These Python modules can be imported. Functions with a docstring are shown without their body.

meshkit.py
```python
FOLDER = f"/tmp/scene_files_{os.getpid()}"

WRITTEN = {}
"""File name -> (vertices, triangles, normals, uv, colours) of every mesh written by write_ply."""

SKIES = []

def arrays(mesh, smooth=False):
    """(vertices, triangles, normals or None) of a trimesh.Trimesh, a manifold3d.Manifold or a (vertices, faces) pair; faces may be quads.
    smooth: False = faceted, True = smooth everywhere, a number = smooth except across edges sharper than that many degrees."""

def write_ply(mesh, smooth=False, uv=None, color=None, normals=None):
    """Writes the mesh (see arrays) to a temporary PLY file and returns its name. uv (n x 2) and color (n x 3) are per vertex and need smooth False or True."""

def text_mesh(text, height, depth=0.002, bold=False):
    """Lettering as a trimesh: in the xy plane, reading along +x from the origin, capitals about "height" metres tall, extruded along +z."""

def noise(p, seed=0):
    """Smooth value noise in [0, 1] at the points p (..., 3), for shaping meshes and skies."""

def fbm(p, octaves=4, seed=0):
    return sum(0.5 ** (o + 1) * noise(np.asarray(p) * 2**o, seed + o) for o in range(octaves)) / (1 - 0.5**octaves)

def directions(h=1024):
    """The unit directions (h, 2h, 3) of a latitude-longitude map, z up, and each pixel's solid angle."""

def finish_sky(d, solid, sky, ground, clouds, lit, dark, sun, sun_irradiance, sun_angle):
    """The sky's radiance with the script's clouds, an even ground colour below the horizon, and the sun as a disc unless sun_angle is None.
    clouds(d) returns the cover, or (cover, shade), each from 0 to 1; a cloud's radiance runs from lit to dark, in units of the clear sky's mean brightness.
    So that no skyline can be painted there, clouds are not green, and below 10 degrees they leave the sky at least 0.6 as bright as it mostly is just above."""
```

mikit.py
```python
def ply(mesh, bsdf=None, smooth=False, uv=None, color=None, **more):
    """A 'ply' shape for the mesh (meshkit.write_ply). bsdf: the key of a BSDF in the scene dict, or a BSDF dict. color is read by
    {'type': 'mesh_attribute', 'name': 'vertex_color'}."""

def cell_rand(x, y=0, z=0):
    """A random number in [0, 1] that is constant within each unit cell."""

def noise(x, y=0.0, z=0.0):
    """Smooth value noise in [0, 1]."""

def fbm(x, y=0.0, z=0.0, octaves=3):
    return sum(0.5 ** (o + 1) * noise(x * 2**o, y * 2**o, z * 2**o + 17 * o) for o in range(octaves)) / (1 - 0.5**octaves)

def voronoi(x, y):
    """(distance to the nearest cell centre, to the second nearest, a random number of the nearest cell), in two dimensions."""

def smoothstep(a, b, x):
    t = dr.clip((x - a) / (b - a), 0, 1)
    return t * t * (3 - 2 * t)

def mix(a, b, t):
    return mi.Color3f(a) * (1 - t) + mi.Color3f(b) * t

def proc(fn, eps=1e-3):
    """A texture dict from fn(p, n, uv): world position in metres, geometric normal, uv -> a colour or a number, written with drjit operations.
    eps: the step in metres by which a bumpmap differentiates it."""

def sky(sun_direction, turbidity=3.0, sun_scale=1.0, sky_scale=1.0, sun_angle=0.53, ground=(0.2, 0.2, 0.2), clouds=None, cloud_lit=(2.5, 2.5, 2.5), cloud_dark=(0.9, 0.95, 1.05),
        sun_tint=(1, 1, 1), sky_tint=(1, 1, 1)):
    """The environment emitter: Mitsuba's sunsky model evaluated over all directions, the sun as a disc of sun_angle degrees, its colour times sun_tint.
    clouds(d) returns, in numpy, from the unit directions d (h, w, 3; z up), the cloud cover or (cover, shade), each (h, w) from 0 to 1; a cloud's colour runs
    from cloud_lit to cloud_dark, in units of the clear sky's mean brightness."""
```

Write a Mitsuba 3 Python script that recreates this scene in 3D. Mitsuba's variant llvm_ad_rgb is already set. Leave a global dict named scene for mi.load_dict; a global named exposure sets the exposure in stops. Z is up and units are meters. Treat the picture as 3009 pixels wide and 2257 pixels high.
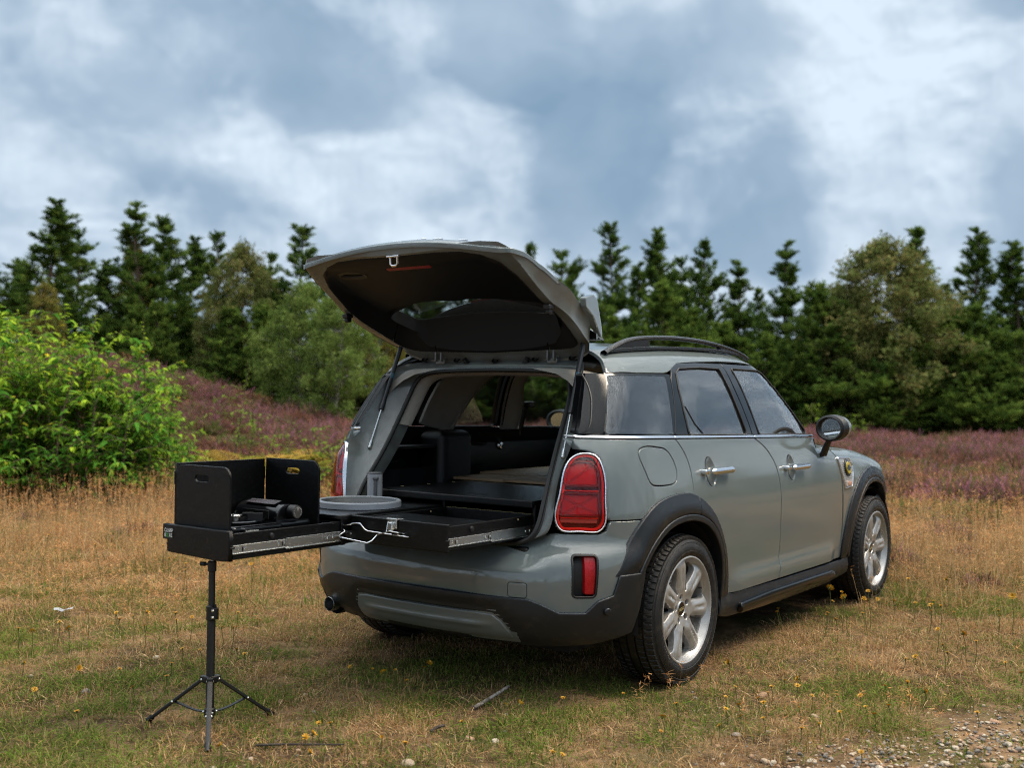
"""Grey compact car with its boot kitchen pulled out, on a heath in front of a line of pines.  World axes: the car's own (x right, y forward,
z up, metres, origin on the ground under the rear axle)."""
import math, random
import numpy as np, trimesh, shapely
from shapely.geometry import Polygon, Point, LineString, box as sbox
from shapely import affinity
import mitsuba as mi, mikit, meshkit
from mikit import proc, noise, fbm, voronoi, cell_rand, smoothstep, mix, ply
import drjit as dr

rng = np.random.default_rng(7)
random.seed(7)
T = mi.ScalarTransform4f
scene, labels = {}, {}

# ------------------------------------------------------------------ camera, sky, exposure
CAM = np.array([3.143, -4.47, 1.28])
HEAD, PITCH, ROLL = math.radians(35.93), math.radians(0.73), math.radians(0.77)
AHEAD = np.array([-math.sin(HEAD), math.cos(HEAD), 0.0])          # the field's axes: away from the gravel track, and to the right of it
RIGHT = np.array([math.cos(HEAD), math.sin(HEAD), 0.0])
UPZ = np.array([0, 0, 1.0])
look = AHEAD * math.cos(PITCH) + UPZ * math.sin(PITCH)
up0 = UPZ * math.cos(PITCH) - AHEAD * math.sin(PITCH)
up = up0 * math.cos(ROLL) - RIGHT * math.sin(ROLL)
scene['camera'] = {'type': 'thinlens', 'to_world': T().look_at(origin=CAM.tolist(), target=(CAM + look).tolist(), up=up.tolist()),
                   'fov': 50.17, 'fov_axis': 'x', 'aperture_radius': 0.0085, 'focus_distance': 5.0, 'near_clip': 0.05, 'far_clip': 5000.0}
exposure = 2.8


def field(u, v, z=0.0):
    """A point u metres to the right and v metres up the field, seen from the track."""
    p = CAM * [1, 1, 0] + RIGHT * u + AHEAD * v
    return np.array([p[0], p[1], z])


def cloud_map(d):
    x, y, z = d[..., 0], d[..., 1], d[..., 2]
    v, u = x * AHEAD[0] + y * AHEAD[1], x * RIGHT[0] + y * RIGHT[1]
    az, el = np.degrees(np.arctan2(u, v)), np.degrees(np.arcsin(np.clip(z, -1, 1)))
    q = np.stack([az * .094, el * .155, 0 * az], -1)
    w = meshkit.fbm(q + 3.7, 5, 5) - 0.5
    w2 = meshkit.fbm(q + 9.1, 5, 9) - 0.5
    a, e = az + 11 * w, el + 6.5 * w2
    qw = q * [1.25, 1.0, 1.0] + np.stack([w, w2, 0 * w], -1) * .55

    def billow(s, seed):
        return sum(.5 ** (o + 1) * np.abs(2 * meshkit.noise(qw * s * 2 ** o, seed + o) - 1) for o in range(5)) / .97
    big = meshkit.fbm(qw * 1.25 + 1.3, 6, 21)
    puff, above = billow(1.9, 33), 0.0
    qw = qw + np.array([0.02, .060, 0])
    above = billow(1.9, 33)                                            # the same puffs a little higher: their lit upper rims
    def bank(a0, e0, sa, se, s):
        return s * np.exp(-((a - a0) / sa) ** 2 - ((e - e0) / se) ** 2)
    lift = sum(bank(*b) for b in BANKS) - .45 * np.exp(-(el / 6.0) ** 2)
    t = np.clip((meshkit.fbm(qw * 1.55 + 4.4, 6, 51) - .10 * (puff - .36) - .26 * lift - .415) / .25, 0, 1)
    t = t * t * (3 - 2 * t)                                            # where the nearer heaps of cloud cover the grey veil behind
    veil = .62 + .62 * (big - .5) + .20 * lift - .12 * (puff - .36)
    heap = .20 + .50 * (big - .5) - .95 * (above - puff) - .22 * (puff - .36) + .20 * lift
    shade = np.clip(veil * (1 - t) + heap * t, 0, 1)
    high = np.clip((el - 24) / 40, 0, 1)                               # overcast deck, boosted overhead out of view to light the ground and car
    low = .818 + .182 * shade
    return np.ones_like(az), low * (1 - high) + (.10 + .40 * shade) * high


# banks of thick (darker) and thin (brighter) cloud over the treeline: azimuth, elevation, widths, strength
BANKS = [(-11, 17.5, 5, 2.6, .55), (-10, 14.0, 6, 1.6, .35), (2.5, 15.8, 6.5, 2.6, .60), (9.5, 15.8, 6, 3.5, .45), (7, 12.4, 8, 2.2, .35), (3, 10.2, 6, 1.5, .30), (11, 9.2, 9, 1.5, .22),
         (-5.0, 16.8, 3.6, 3.2, -.50), (-1.0, 13.5, 6, 1.5, -.50), (-13, 11.3, 5, 1.2, -.40), (-8, 12.0, 6, 1.2, -.35), (19, 18.0, 5, 4, -.55), (17, 14.5, 6, 2.6, -.30), (-22, 16.5, 6, 3, -.15),
         (-16, 10.0, 3.0, .9, .25), (-4, 8.2, 9, 1.2, -.22), (13, 6.6, 11, 1.4, -.35), (-20, 7.5, 6, 1.4, -.2), (-21, 20, 8, 2, .15)]
SUN = (0.48, 0.34, 0.86)
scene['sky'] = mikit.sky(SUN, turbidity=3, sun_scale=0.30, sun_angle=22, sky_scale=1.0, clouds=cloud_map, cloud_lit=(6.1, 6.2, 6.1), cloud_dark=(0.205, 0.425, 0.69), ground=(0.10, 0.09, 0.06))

# ------------------------------------------------------------------ materials
def mat(name, **d):
    scene['mat_' + name] = d
    return 'mat_' + name


def rgb(*c):
    return {'type': 'rgb', 'value': list(c) if len(c) > 1 else [c[0]] * 3}


def plastic(name, c, a, ior=1.5):
    c = c if isinstance(c, dict) else rgb(*c)
    return mat(name, type='twosided', bsdf={'type': 'roughplastic', 'diffuse_reflectance': c, 'alpha': a, 'int_ior': ior, 'nonlinear': True})


def metal(name, c, a):
    return mat(name, type='twosided', bsdf={'type': 'roughconductor', 'alpha': a, 'specular_reflectance': rgb(*c), 'material': 'none'})


def thin(name, c, ior=1.52, film=0.0):
    pane = {'type': 'thindielectric', 'int_ior': ior, 'specular_transmittance': rgb(*c)}
    if not film:
        return mat(name, **pane)
    return mat(name, type='blendbsdf', weight=film, first=pane, second={'type': 'twosided', 'bsdf': {'type': 'diffuse', 'reflectance': rgb(.30, .29, .27)}})     # a film of dust


def dusty(c, d, s, lo, hi):
    """Colour c with a thin uneven film of dried dust spots of colour d."""
    def f(p, n, uv):
        t = fbm(p.x * s, p.y * s, p.z * s, 4)
        g = noise(p.x * 260, p.y * 260, p.z * 260)
        return mix(c, d, smoothstep(lo, hi, t + 0.18 * (g - 0.5)) * 0.55)
    return proc(f)


PAINT = plastic('paint', dusty((.305, .350, .352), (.32, .34, .33), 3.0, .48, .80), .012, 1.72)
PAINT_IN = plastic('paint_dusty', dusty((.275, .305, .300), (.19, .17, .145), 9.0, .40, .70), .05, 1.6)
CLAD = plastic('cladding', dusty((.020, .026, .034), (.06, .056, .05), 16.0, .55, .80), .26)
BLACKP = plastic('black_trim', (.008, .0085, .009), .30)
TRIMP = plastic('tailgate_trim', (.012, .0132, .0155), .36, 1.28)
PILLAR = plastic('pillar_black', (.006, .007, .009), .03, 1.36)
GLOSS = plastic('gloss_black', (.006, .007, .009), .02)
RUBBER = plastic('rubber', (.012, .0125, .013), .42)
FELT = mat('felt', type='twosided', bsdf={'type': 'diffuse', 'reflectance': rgb(.012, .0125, .014)})
DARK = mat('dark_cavity', type='twosided', bsdf={'type': 'diffuse', 'reflectance': rgb(.022)})
LINING = plastic('headlining', (.52, .49, .44), .5)
CHROME = metal('chrome', (.80, .81, .84), .05)
STRUTM = plastic('strut_black', (.028, .030, .034), .16)
STEEL = metal('zinc_steel', (.58, .60, .60), .18)
ALLOY = mat('alloy_paint', type='principled', base_color=dusty((.41, .405, .395), (.25, .215, .185), 14.0, .50, .76), metallic=.6, roughness=.32, specular=.6)
DISCM = metal('brake_disc', (.30, .29, .28), .3)
BOARD = plastic('black_board', proc(lambda p, n, uv: mix((.004, .0042, .0045), (.008, .0083, .0085), smoothstep(.45, .8, fbm(p.x * 90, p.y * 90, p.z * 90, 2)))), .25, 1.36)
BOARD_TOP = plastic('black_laminate', proc(lambda p, n, uv: mix((.007, .0073, .008), (.014, .0145, .0155), noise(p.x * 420, p.y * 420, p.z * 420))), .18, 1.42)
GREYP = plastic('grey_plastic', (.47, .49, .525), .22)
GREYD = plastic('grey_plastic_dark', (.14, .15, .165), .30)
PLY_EDGE = plastic('plywood_edge', (.30, .20, .11), .4)


def wood(p, n, uv):
    g = fbm(p.x * 3.0, p.y * 70, p.z * 70, 3)
    return mix((.34, .225, .125), (.52, .37, .22), g)


WOOD = plastic('pine_board', proc(wood), .4, 1.4)
RED_GLOW = plastic('red_reflector', (.64, .016, .028), .25)
RED_DARK = plastic('red_dark', (.22, .006, .013), .12)
RED_LINE = plastic('red_line', (.80, .10, .10), .2)
CLEARW = plastic('lamp_white', (.62, .55, .52), .2)
RED_LENS = thin('red_lens', (.95, .36, .34), 1.28)
GLASS_DARK = thin('privacy_glass', (.32, .35, .36), 1.75, .03)
GLASS = thin('clear_glass', (.72, .80, .78), 1.8, .05)
GLASS_HATCH = thin('rear_glass', (.46, .52, .50), 1.52, .02)
MIRROR = metal('mirror_glass', (.75, .80, .82), .005)
YELLOW = plastic('yellow_plastic', (.62, .52, .05), .2)
WHITE = plastic('white_print', (.75, .76, .74), .3)
GREEN_PRINT = plastic('green_print', (.10, .50, .08), .3)
AMBER = plastic('marker_lens', (.70, .45, .32), .15)

# ------------------------------------------------------------------ mesh kit
def mesh(v, f):
    return trimesh.Trimesh(np.asarray(v, float), np.asarray(f, int), process=False)


def cat(*ms):
    ms = [m for k in ms for m in (k if isinstance(k, (list, tuple)) else [k])]
    return trimesh.util.concatenate(ms) if len(ms) > 1 else ms[0]


def mirror(m):
    return mesh(np.asarray(m.vertices) * [-1, 1, 1], np.asarray(m.faces)[:, ::-1])


def numbered(key):
    if key not in scene and key not in labels and not any(k.startswith(key + '__') for k in scene):
        return key
    i = 1
    while f'{key}_{i:03d}' in scene or f'{key}_{i:03d}' in labels or any(k.startswith(f'{key}_{i:03d}__') for k in scene):
        i += 1
    return f'{key}_{i:03d}'


def obj(name, m, material, parent=None, smooth=35, label=None, move=None, color=None, **more):
    key = numbered(parent + '__' + name if parent else name)
    shape = m if isinstance(m, dict) else ply(m, material, smooth=smooth, color=color)
    scene[key] = {**shape, **({'to_world': move} if move is not None else {}), **more}
    if label:
        labels[key] = {'label': label}
    return key


def thing(name, label, cat_, group=None):
    key = numbered(name)
    labels[key] = {'label': label, 'category': cat_}
    if group:
        labels[key]['group'] = group
    return key


def tag(key, label, cat_=None, group=None, kind=None):
    labels[key] = {k: v for k, v in dict(label=label, category=cat_, group=group, kind=kind).items() if v}
    return key


def tube(pts, r, n=8, caps=True, closed=False):
    p = np.asarray(pts, float)
    k = len(p)
    r = np.broadcast_to(np.asarray(r, float), (k,))
    t = np.roll(p, -1, 0) - np.roll(p, 1, 0) if closed else np.gradient(p, axis=0)
    t /= np.linalg.norm(t, axis=1, keepdims=True)
    a = np.cross(t[0], [0, 0, 1.0] if abs(t[0][2]) < .9 else [1.0, 0, 0])
    A = []
    for i in range(k):
        a = a - t[i] * (a @ t[i])
        a /= np.linalg.norm(a)
        A.append(a)
    A = np.array(A)
    B = np.cross(t, A)
    ang = np.arange(n) * 2 * np.pi / n
    v = (p[:, None] + r[:, None, None] * (np.cos(ang)[None, :, None] * A[:, None] + np.sin(ang)[None, :, None] * B[:, None])).reshape(-1, 3)
    f = []
    for i in range(k if closed else k - 1):
        for j in range(n):
            a0, b0, c0, d0 = i * n + j, i * n + (j + 1) % n, ((i + 1) % k) * n + (j + 1) % n, ((i + 1) % k) * n + j
            f += [[a0, b0, c0], [a0, c0, d0]]
    if caps and not closed:
        v = np.vstack([v, p[0], p[-1]])
        for j in range(n):
            f += [[k * n, (j + 1) % n, j], [k * n + 1, (k - 1) * n + j, (k - 1) * n + (j + 1) % n]]
    return mesh(v, f)


def curve(pts, n=24, closed=False):
    """A smooth line through the points."""
    from scipy.interpolate import CubicSpline
    p = np.asarray(pts, float)
    if closed:
        p = np.vstack([p, p[:1]])
    s = np.concatenate([[0], np.cumsum(np.linalg.norm(np.diff(p, axis=0), axis=1))])
    q = CubicSpline(s, p, bc_type='periodic' if closed else 'not-a-knot' if len(p) > 3 else 'natural')(np.linspace(0, s[-1], n + closed))
    return q[:-1] if closed else q


def lathe(prof, n=32, axis='z'):
    """prof: (radius, height) pairs, turned about the axis."""
    p = np.asarray(prof, float)
    a = np.arange(n) * 2 * np.pi / n
    k = len(p)
    v = np.stack([p[:, None, 0] * np.cos(a), p[:, None, 0] * np.sin(a), np.broadcast_to(p[:, None, 1], (k, n))], -1).reshape(-1, 3)
    f = []
    for i in range(k - 1):
        for j in range(n):
            a0, b0, c0, d0 = i * n + j, i * n + (j + 1) % n, (i + 1) * n + (j + 1) % n, (i + 1) * n + j
            f += [[a0, b0, c0], [a0, c0, d0]]
    if axis == 'x':
        v = v[:, [2, 0, 1]]
    if axis == 'y':
        v = v[:, [1, 2, 0]]
    return mesh(v, f)


def place(m, at=(0, 0, 0), rx=0, ry=0, rz=0, s=1.0):
    m = m.copy()
    M = trimesh.transformations.euler_matrix(math.radians(rx), math.radians(ry), math.radians(rz), 'sxyz')
    M[:3, :3] = M[:3, :3] * s
    M[:3, 3] = at
    m.apply_transform(M)
    return m


def rbox(lo, hi, r=.004, n=3):
    """A box with rounded edges."""
    lo, hi = np.asarray(lo, float), np.asarray(hi, float)
    r = min(r, *(0.49 * (hi - lo)))
    a = np.linspace(-np.pi / 4, np.pi / 4, n + 1)
    g = np.tan(a)
    q = np.concatenate([[-1.0], g[1:-1] * 0, [1.0]])
    pts, fs, off = [], [], 0
    side = np.concatenate([-np.ones(1), g, np.ones(1)]) if False else None
    m = trimesh.creation.icosphere(1, radius=r) if n <= 3 else trimesh.creation.icosphere(2, radius=r)
    corners = np.array([[x, y, z] for x in (lo[0] + r, hi[0] - r) for y in (lo[1] + r, hi[1] - r) for z in (lo[2] + r, hi[2] - r)])
    return trimesh.convex.convex_hull((corners[:, None] + m.vertices[None]).reshape(-1, 3))


def bbox(lo, hi):
    return trimesh.creation.box(bounds=[lo, hi])


def rod(a, b, r, n=10):
    return tube([a, b], r, n)


def rounded(poly, r):
    return poly.buffer(-r).buffer(r, quad_segs=5)


def grid2d(poly, step):
    """A polygon cut into a grid: points, triangles, boundary loops (outer ones counter-clockwise)."""
    sx, sy = (step, step) if np.isscalar(step) else step
    x0, y0, x1, y1 = poly.bounds
    xs, ys = np.linspace(x0, x1, max(2, int(math.ceil((x1 - x0) / sx)) + 1)), np.linspace(y0, y1, max(2, int(math.ceil((y1 - y0) / sy)) + 1))
    X0, Y0 = np.meshgrid(xs[:-1], ys[:-1], indexing='ij')
    X1, Y1 = np.meshgrid(xs[1:], ys[1:], indexing='ij')
    X0, Y0, X1, Y1 = (a.ravel() for a in (X0, Y0, X1, Y1))
    cells = shapely.box(X0, Y0, X1, Y1)
    shapely.prepare(poly)
    full = shapely.contains(poly, cells)
    part = shapely.intersects(poly, cells) & ~full
    idx, pts, tris = {}, [], []

    def vid(p):
        k = (round(p[0] * 1e6), round(p[1] * 1e6))
        if k not in idx:
            idx[k] = len(pts)
            pts.append((p[0], p[1]))
        return idx[k]
    for i in np.nonzero(full)[0]:
        a, b, c, d = vid((X0[i], Y0[i])), vid((X1[i], Y0[i])), vid((X1[i], Y1[i])), vid((X0[i], Y1[i]))
        tris += [[a, b, c], [a, c, d]]
    sub = shapely.intersection(poly, cells[part])
    for g in sub:
        for q in getattr(g, 'geoms', [g]):
            if q.geom_type != 'Polygon' or q.area < 1e-10:
                continue
            v, f = trimesh.creation.triangulate_polygon(q, engine='earcut')
            ids = [vid(p) for p in v]
            for t in f:
                t = [ids[k] for k in t]
                if len(set(t)) == 3:
                    (ax, ay), (bx, by), (cx, cy) = (pts[k] for k in t)
                    s = (bx - ax) * (cy - ay) - (by - ay) * (cx - ax)
                    if abs(s) > 1e-13:
                        tris.append(t if s > 0 else t[::-1])
    pts, tris = np.array(pts), np.array(tris)
    e = np.vstack([tris[:, [0, 1]], tris[:, [1, 2]], tris[:, [2, 0]]])
    keys = set(map(tuple, e.tolist()))
    nxt = {a: b for a, b in keys if (b, a) not in keys}
    loops = []
    while nxt:
        a = next(iter(nxt))
        loop = []
        while a in nxt:
            loop.append(a)
            a = nxt.pop(a)
        if len(loop) > 2:
            loops.append(loop)
    return pts, tris, loops


def panel(poly, mapf, step=.03, off=0.0, thick=.014, bevel=.003, nb=3, flip=False):
    """A sheet of the 2-D outline laid on a surface by mapf(points, offset), with rounded edges turned in by 'thick'.  off may be a function."""
    out_v, out_f, n0 = [], [], 0
    inner = poly.buffer(-bevel) if bevel else poly
    for g in getattr(inner, 'geoms', [inner]):
        if g.is_empty or g.area < 1e-8:
            continue
        pts, tris, loops = grid2d(g, step)
        o = (lambda p: off(p)) if callable(off) else (lambda p: np.full(len(p), off))
        v, f = [mapf(pts, o(pts))], [tris]
        n = len(pts)
        for loop in loops:
            q = pts[loop]
            d = np.roll(q, -1, 0) - np.roll(q, 1, 0)
            nn = np.stack([d[:, 1], -d[:, 0]], 1)
            nn /= np.maximum(np.linalg.norm(nn, axis=1, keepdims=True), 1e-12)
            prev = np.array(loop)
            oo = o(q)
            steps = [(bevel * math.sin(a), -bevel * (1 - math.cos(a))) for a in np.linspace(0, np.pi / 2, nb + 1)[1:]] if bevel else []
            for k, (e, h) in enumerate(steps + [(bevel or 0, -thick)]):
                if thick <= 0 and k == len(steps):
                    continue
                v.append(mapf(q + nn * e, oo + h))
                cur = n + np.arange(len(loop))
                n += len(loop)
                a, b = prev, np.roll(prev, -1)
                c, dd = np.roll(cur, -1), cur
                f += [np.stack([b, a, dd], 1), np.stack([b, dd, c], 1)]
                prev = cur
        v, f = np.vstack(v), np.vstack(f)
        ok = ~np.isnan(v).any(1)
        f = f[ok[f].all(1)]
        v = np.nan_to_num(v)
        out_v.append(v)
        out_f.append(f + n0)
        n0 += len(v)
    if not out_v:
        raise ValueError(f'empty outline, area {poly.area:.6f}')
    m = mesh(np.vstack(out_v), np.vstack(out_f))
    if flip:
        m.invert()
    m.remove_unreferenced_vertices()
    return m


def loft(loops, closed=True, flip=False):
    """Rows of points joined into a skin."""
    L = [np.asarray(l, float) for l in loops]
    n = len(L[0])
    f = []
    for i in range(len(L) - 1):
        for j in range(n if closed else n - 1):
            a, b, c, d = i * n + j, i * n + (j + 1) % n, (i + 1) * n + (j + 1) % n, (i + 1) * n + j
            f += [[a, b, c], [a, c, d]]
    f = np.array(f)
    return mesh(np.vstack(L), f[:, ::-1] if flip else f)


def soft(pts, n, k=3, closed=False):
    """A line through corners cut round: no overshoot on straight runs."""
    p = np.asarray(pts, float)
    for _ in range(k):
        a, b = (p, np.roll(p, -1, 0)) if closed else (p[:-1], p[1:])
        q = np.stack([a * .75 + b * .25, a * .25 + b * .75], 1).reshape(-1, p.shape[1])
        p = q if closed else np.vstack([p[:1], q, p[-1:]])
    return resample(p, n, closed)


def resample(pts, n, closed=False):
    p = np.asarray(pts, float)
    if closed:
        p = np.vstack([p, p[:1]])
    s = np.concatenate([[0], np.cumsum(np.linalg.norm(np.diff(p, axis=0), axis=1))])
    t = np.linspace(0, s[-1], n, endpoint=not closed)
    return np.stack([np.interp(t, s, p[:, k]) for k in range(p.shape[1])], 1)


def biggest(g):
    return max((k for h in getattr(g, 'geoms', [g]) for k in getattr(h, 'geoms', [h]) if k.geom_type == 'Polygon'), key=lambda k: k.area)


def area(pts):
    """A valid polygon from an outline that may touch itself."""
    return biggest(shapely.make_valid(Polygon(pts)))


# ------------------------------------------------------------------ the car's body as a surface F = 0 (negative inside)
def table(xs, ys):
    from scipy.interpolate import PchipInterpolator
    t = np.linspace(xs[0], xs[-1], 400)
    v = PchipInterpolator(xs, ys)(t)
    return lambda q: np.interp(q, t, v)


def smax(a, b, k):
    h = np.maximum(k - np.abs(a - b), 0) / k
    return np.maximum(a, b) + h * h * k * .25


def sstep(a, b, x):
    t = np.clip((np.asarray(x) - a) / (b - a), 0, 1)
    return t * t * (3 - 2 * t)


W_LOW = table([.15, .22, .30, .36, .45, .60, .75, .90, 1.0, 1.06, 1.10, 1.14, 1.2], [.80, .835, .853, .862, .874, .890, .897, .880, .858, .842, .828, .80, .7])
R_LOW = table([.15, .24, .30, .40, .50, .58, .63, .67, .72, .80, .95, 1.05, 1.15, 1.3], [-.60, -.73, -.79, -.822, -.826, -.815, -.79, -.755, -.742, -.738, -.728, -.70, -.66, -.6])
R_SHELF = table([.15, .24, .30, .40, .50, .56, .60, .64, .675, .75], [-.60, -.73, -.79, -.822, -.826, -.82, -.79, -.74, -.69, -.66])
HOOD = table([1.7, 2.05, 2.4, 2.8, 3.1, 3.3, 3.5], [1.10, 1.065, 1.04, .99, .93, .86, .75])
WG = table([.9, 1.0, 1.10, 1.25, 1.40, 1.47, 1.55, 1.7], [.87, .845, .823, .777, .716, .676, .62, .5])
RG = table([.9, 1.0, 1.13, 1.25, 1.38, 1.5, 1.6], [-.74, -.715, -.67, -.597, -.512, -.44, -.37])
ROOF = table([-.8, -.4, 0, .5, .9, 1.3, 1.6, 2.2], [1.48, 1.515, 1.55, 1.575, 1.582, 1.568, 1.535, 1.43])


def belt(y):
    return 1.115 - .0165 * y


def F_low(x, y, z, shelf=False):
    ax = np.abs(x)
    side = ax - (W_LOW(z) - .13 * np.maximum(-.15 - y, 0) ** 2 - .055 * np.maximum(y - 2.0, 0) ** 2)
    r = R_LOW(z)
    if shelf:
        s = sstep(.48, .66, ax)
        r = R_SHELF(z) * (1 - s) + r * s
    rear = r + .22 * ax ** 2 - y
    top = z - np.where(y < 1.7, belt(y) + .045, HOOD(y)) + .10 * ax ** 2 * (y > 1.7)
    front = y - (3.42 - .25 * ax ** 2 - .25 * np.maximum(z - .7, 0) ** 2)
    return np.maximum(smax(smax(smax(side, rear, .26), front, .30), top, .07), .16 - z)


def F_bump(x, y, z):
    return F_low(x, y, z, True)


def F_green(x, y, z):
    ax = np.abs(x)
    side = ax - (WG(z) - .06 * np.maximum(.5 - y, 0) ** 2 - .03 * np.maximum(y - .7, 0) ** 2)
    rear = RG(z) + .20 * ax ** 2 - y
    top = z - (ROOF(y) - .11 * ax ** 2)
    ws = (y - (1.455 + (1.455 - z) * 1.29 - .2 * ax ** 2)) / 1.63
    return np.maximum(smax(smax(smax(side, rear, .20), ws, .10), top, .11), .95 - z)


def F_body(x, y, z):
    return np.minimum(F_low(x, y, z), F_green(x, y, z))


def cast(F, o, d, off=0.0, t1=2.4, n=48, it=22):
    """Where lines from outside first meet F = off."""
    lo, hi = np.full(len(o), np.nan), np.full(len(o), np.nan)
    ts = np.linspace(0, t1, n)
    for a, b in zip(ts[:-1], ts[1:]):
        m = np.isnan(lo)
        if not m.any():
            break
        p = o + d * b
        m &= F(p[:, 0], p[:, 1], p[:, 2]) < off
        lo[m], hi[m] = a, b
    for _ in range(it):
        mid = (lo + hi) / 2
        p = o + d * mid[:, None]
        ins = F(p[:, 0], p[:, 1], p[:, 2]) < off
        hi, lo = np.where(ins, mid, hi), np.where(ins, lo, mid)
    return o + d * ((lo + hi) / 2)[:, None]


def on_side(F):       # outline given as (y, z)
    return lambda q, off: cast(F, np.stack([np.full(len(q), 1.6), q[:, 0], q[:, 1]], 1), np.broadcast_to([-1.0, 0, 0], (len(q), 3)), off)


def on_rear(F):       # outline given as (x, z)
    return lambda q, off: cast(F, np.stack([q[:, 0], np.full(len(q), -1.6), q[:, 1]], 1), np.broadcast_to([0, 1.0, 0], (len(q), 3)), off)


def on_corner(F):     # outline given as (s, z), s running along (1, 1) in plan
    h = math.sqrt(.5)
    return lambda q, off: cast(F, np.stack([q[:, 0] * h + 1.3, q[:, 0] * h - 1.3, q[:, 1]], 1), np.broadcast_to([-h, h, 0], (len(q), 3)), off)


def on_bumper(F):     # outline given as (angle, z) round the upright through (0, -.05)
    def f(q, off):
        s, c = np.sin(q[:, 0]), np.cos(q[:, 0])
        return cast(F, np.stack([1.6 * s, -.05 - 1.6 * c, q[:, 1]], 1), np.stack([-s, c, 0 * s], 1), off)
    return f


def on_roof(F):       # outline given as (angle, y) round the long axis at z = 1
    def f(q, off):
        s, c = np.sin(q[:, 0]), np.cos(q[:, 0])
        return cast(F, np.stack([1.3 * s, q[:, 1], 1 + 1.3 * c], 1), np.stack([-s, 0 * s, -c], 1), off, 1.3)
    return f


def on_top(F):
    return lambda q, off: cast(F, np.stack([q[:, 0], q[:, 1], np.full(len(q), 1.9)], 1), np.broadcast_to([0, 0, -1.0], (len(q), 3)), off)


SIDE, GSIDE = on_side(F_low), on_side(F_green)
CAR = thing('parked_car', 'grey green compact car seen from its rear corner with the tailgate wide open', 'car')


def both(name, m, material, parent=CAR, smooth=35, label=None):
    """The right-hand part and its mirror image on the left."""
    a = obj(name, m, material, parent, smooth)
    b = obj(name, mirror(m), material, parent, smooth)
    return a, b


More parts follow.
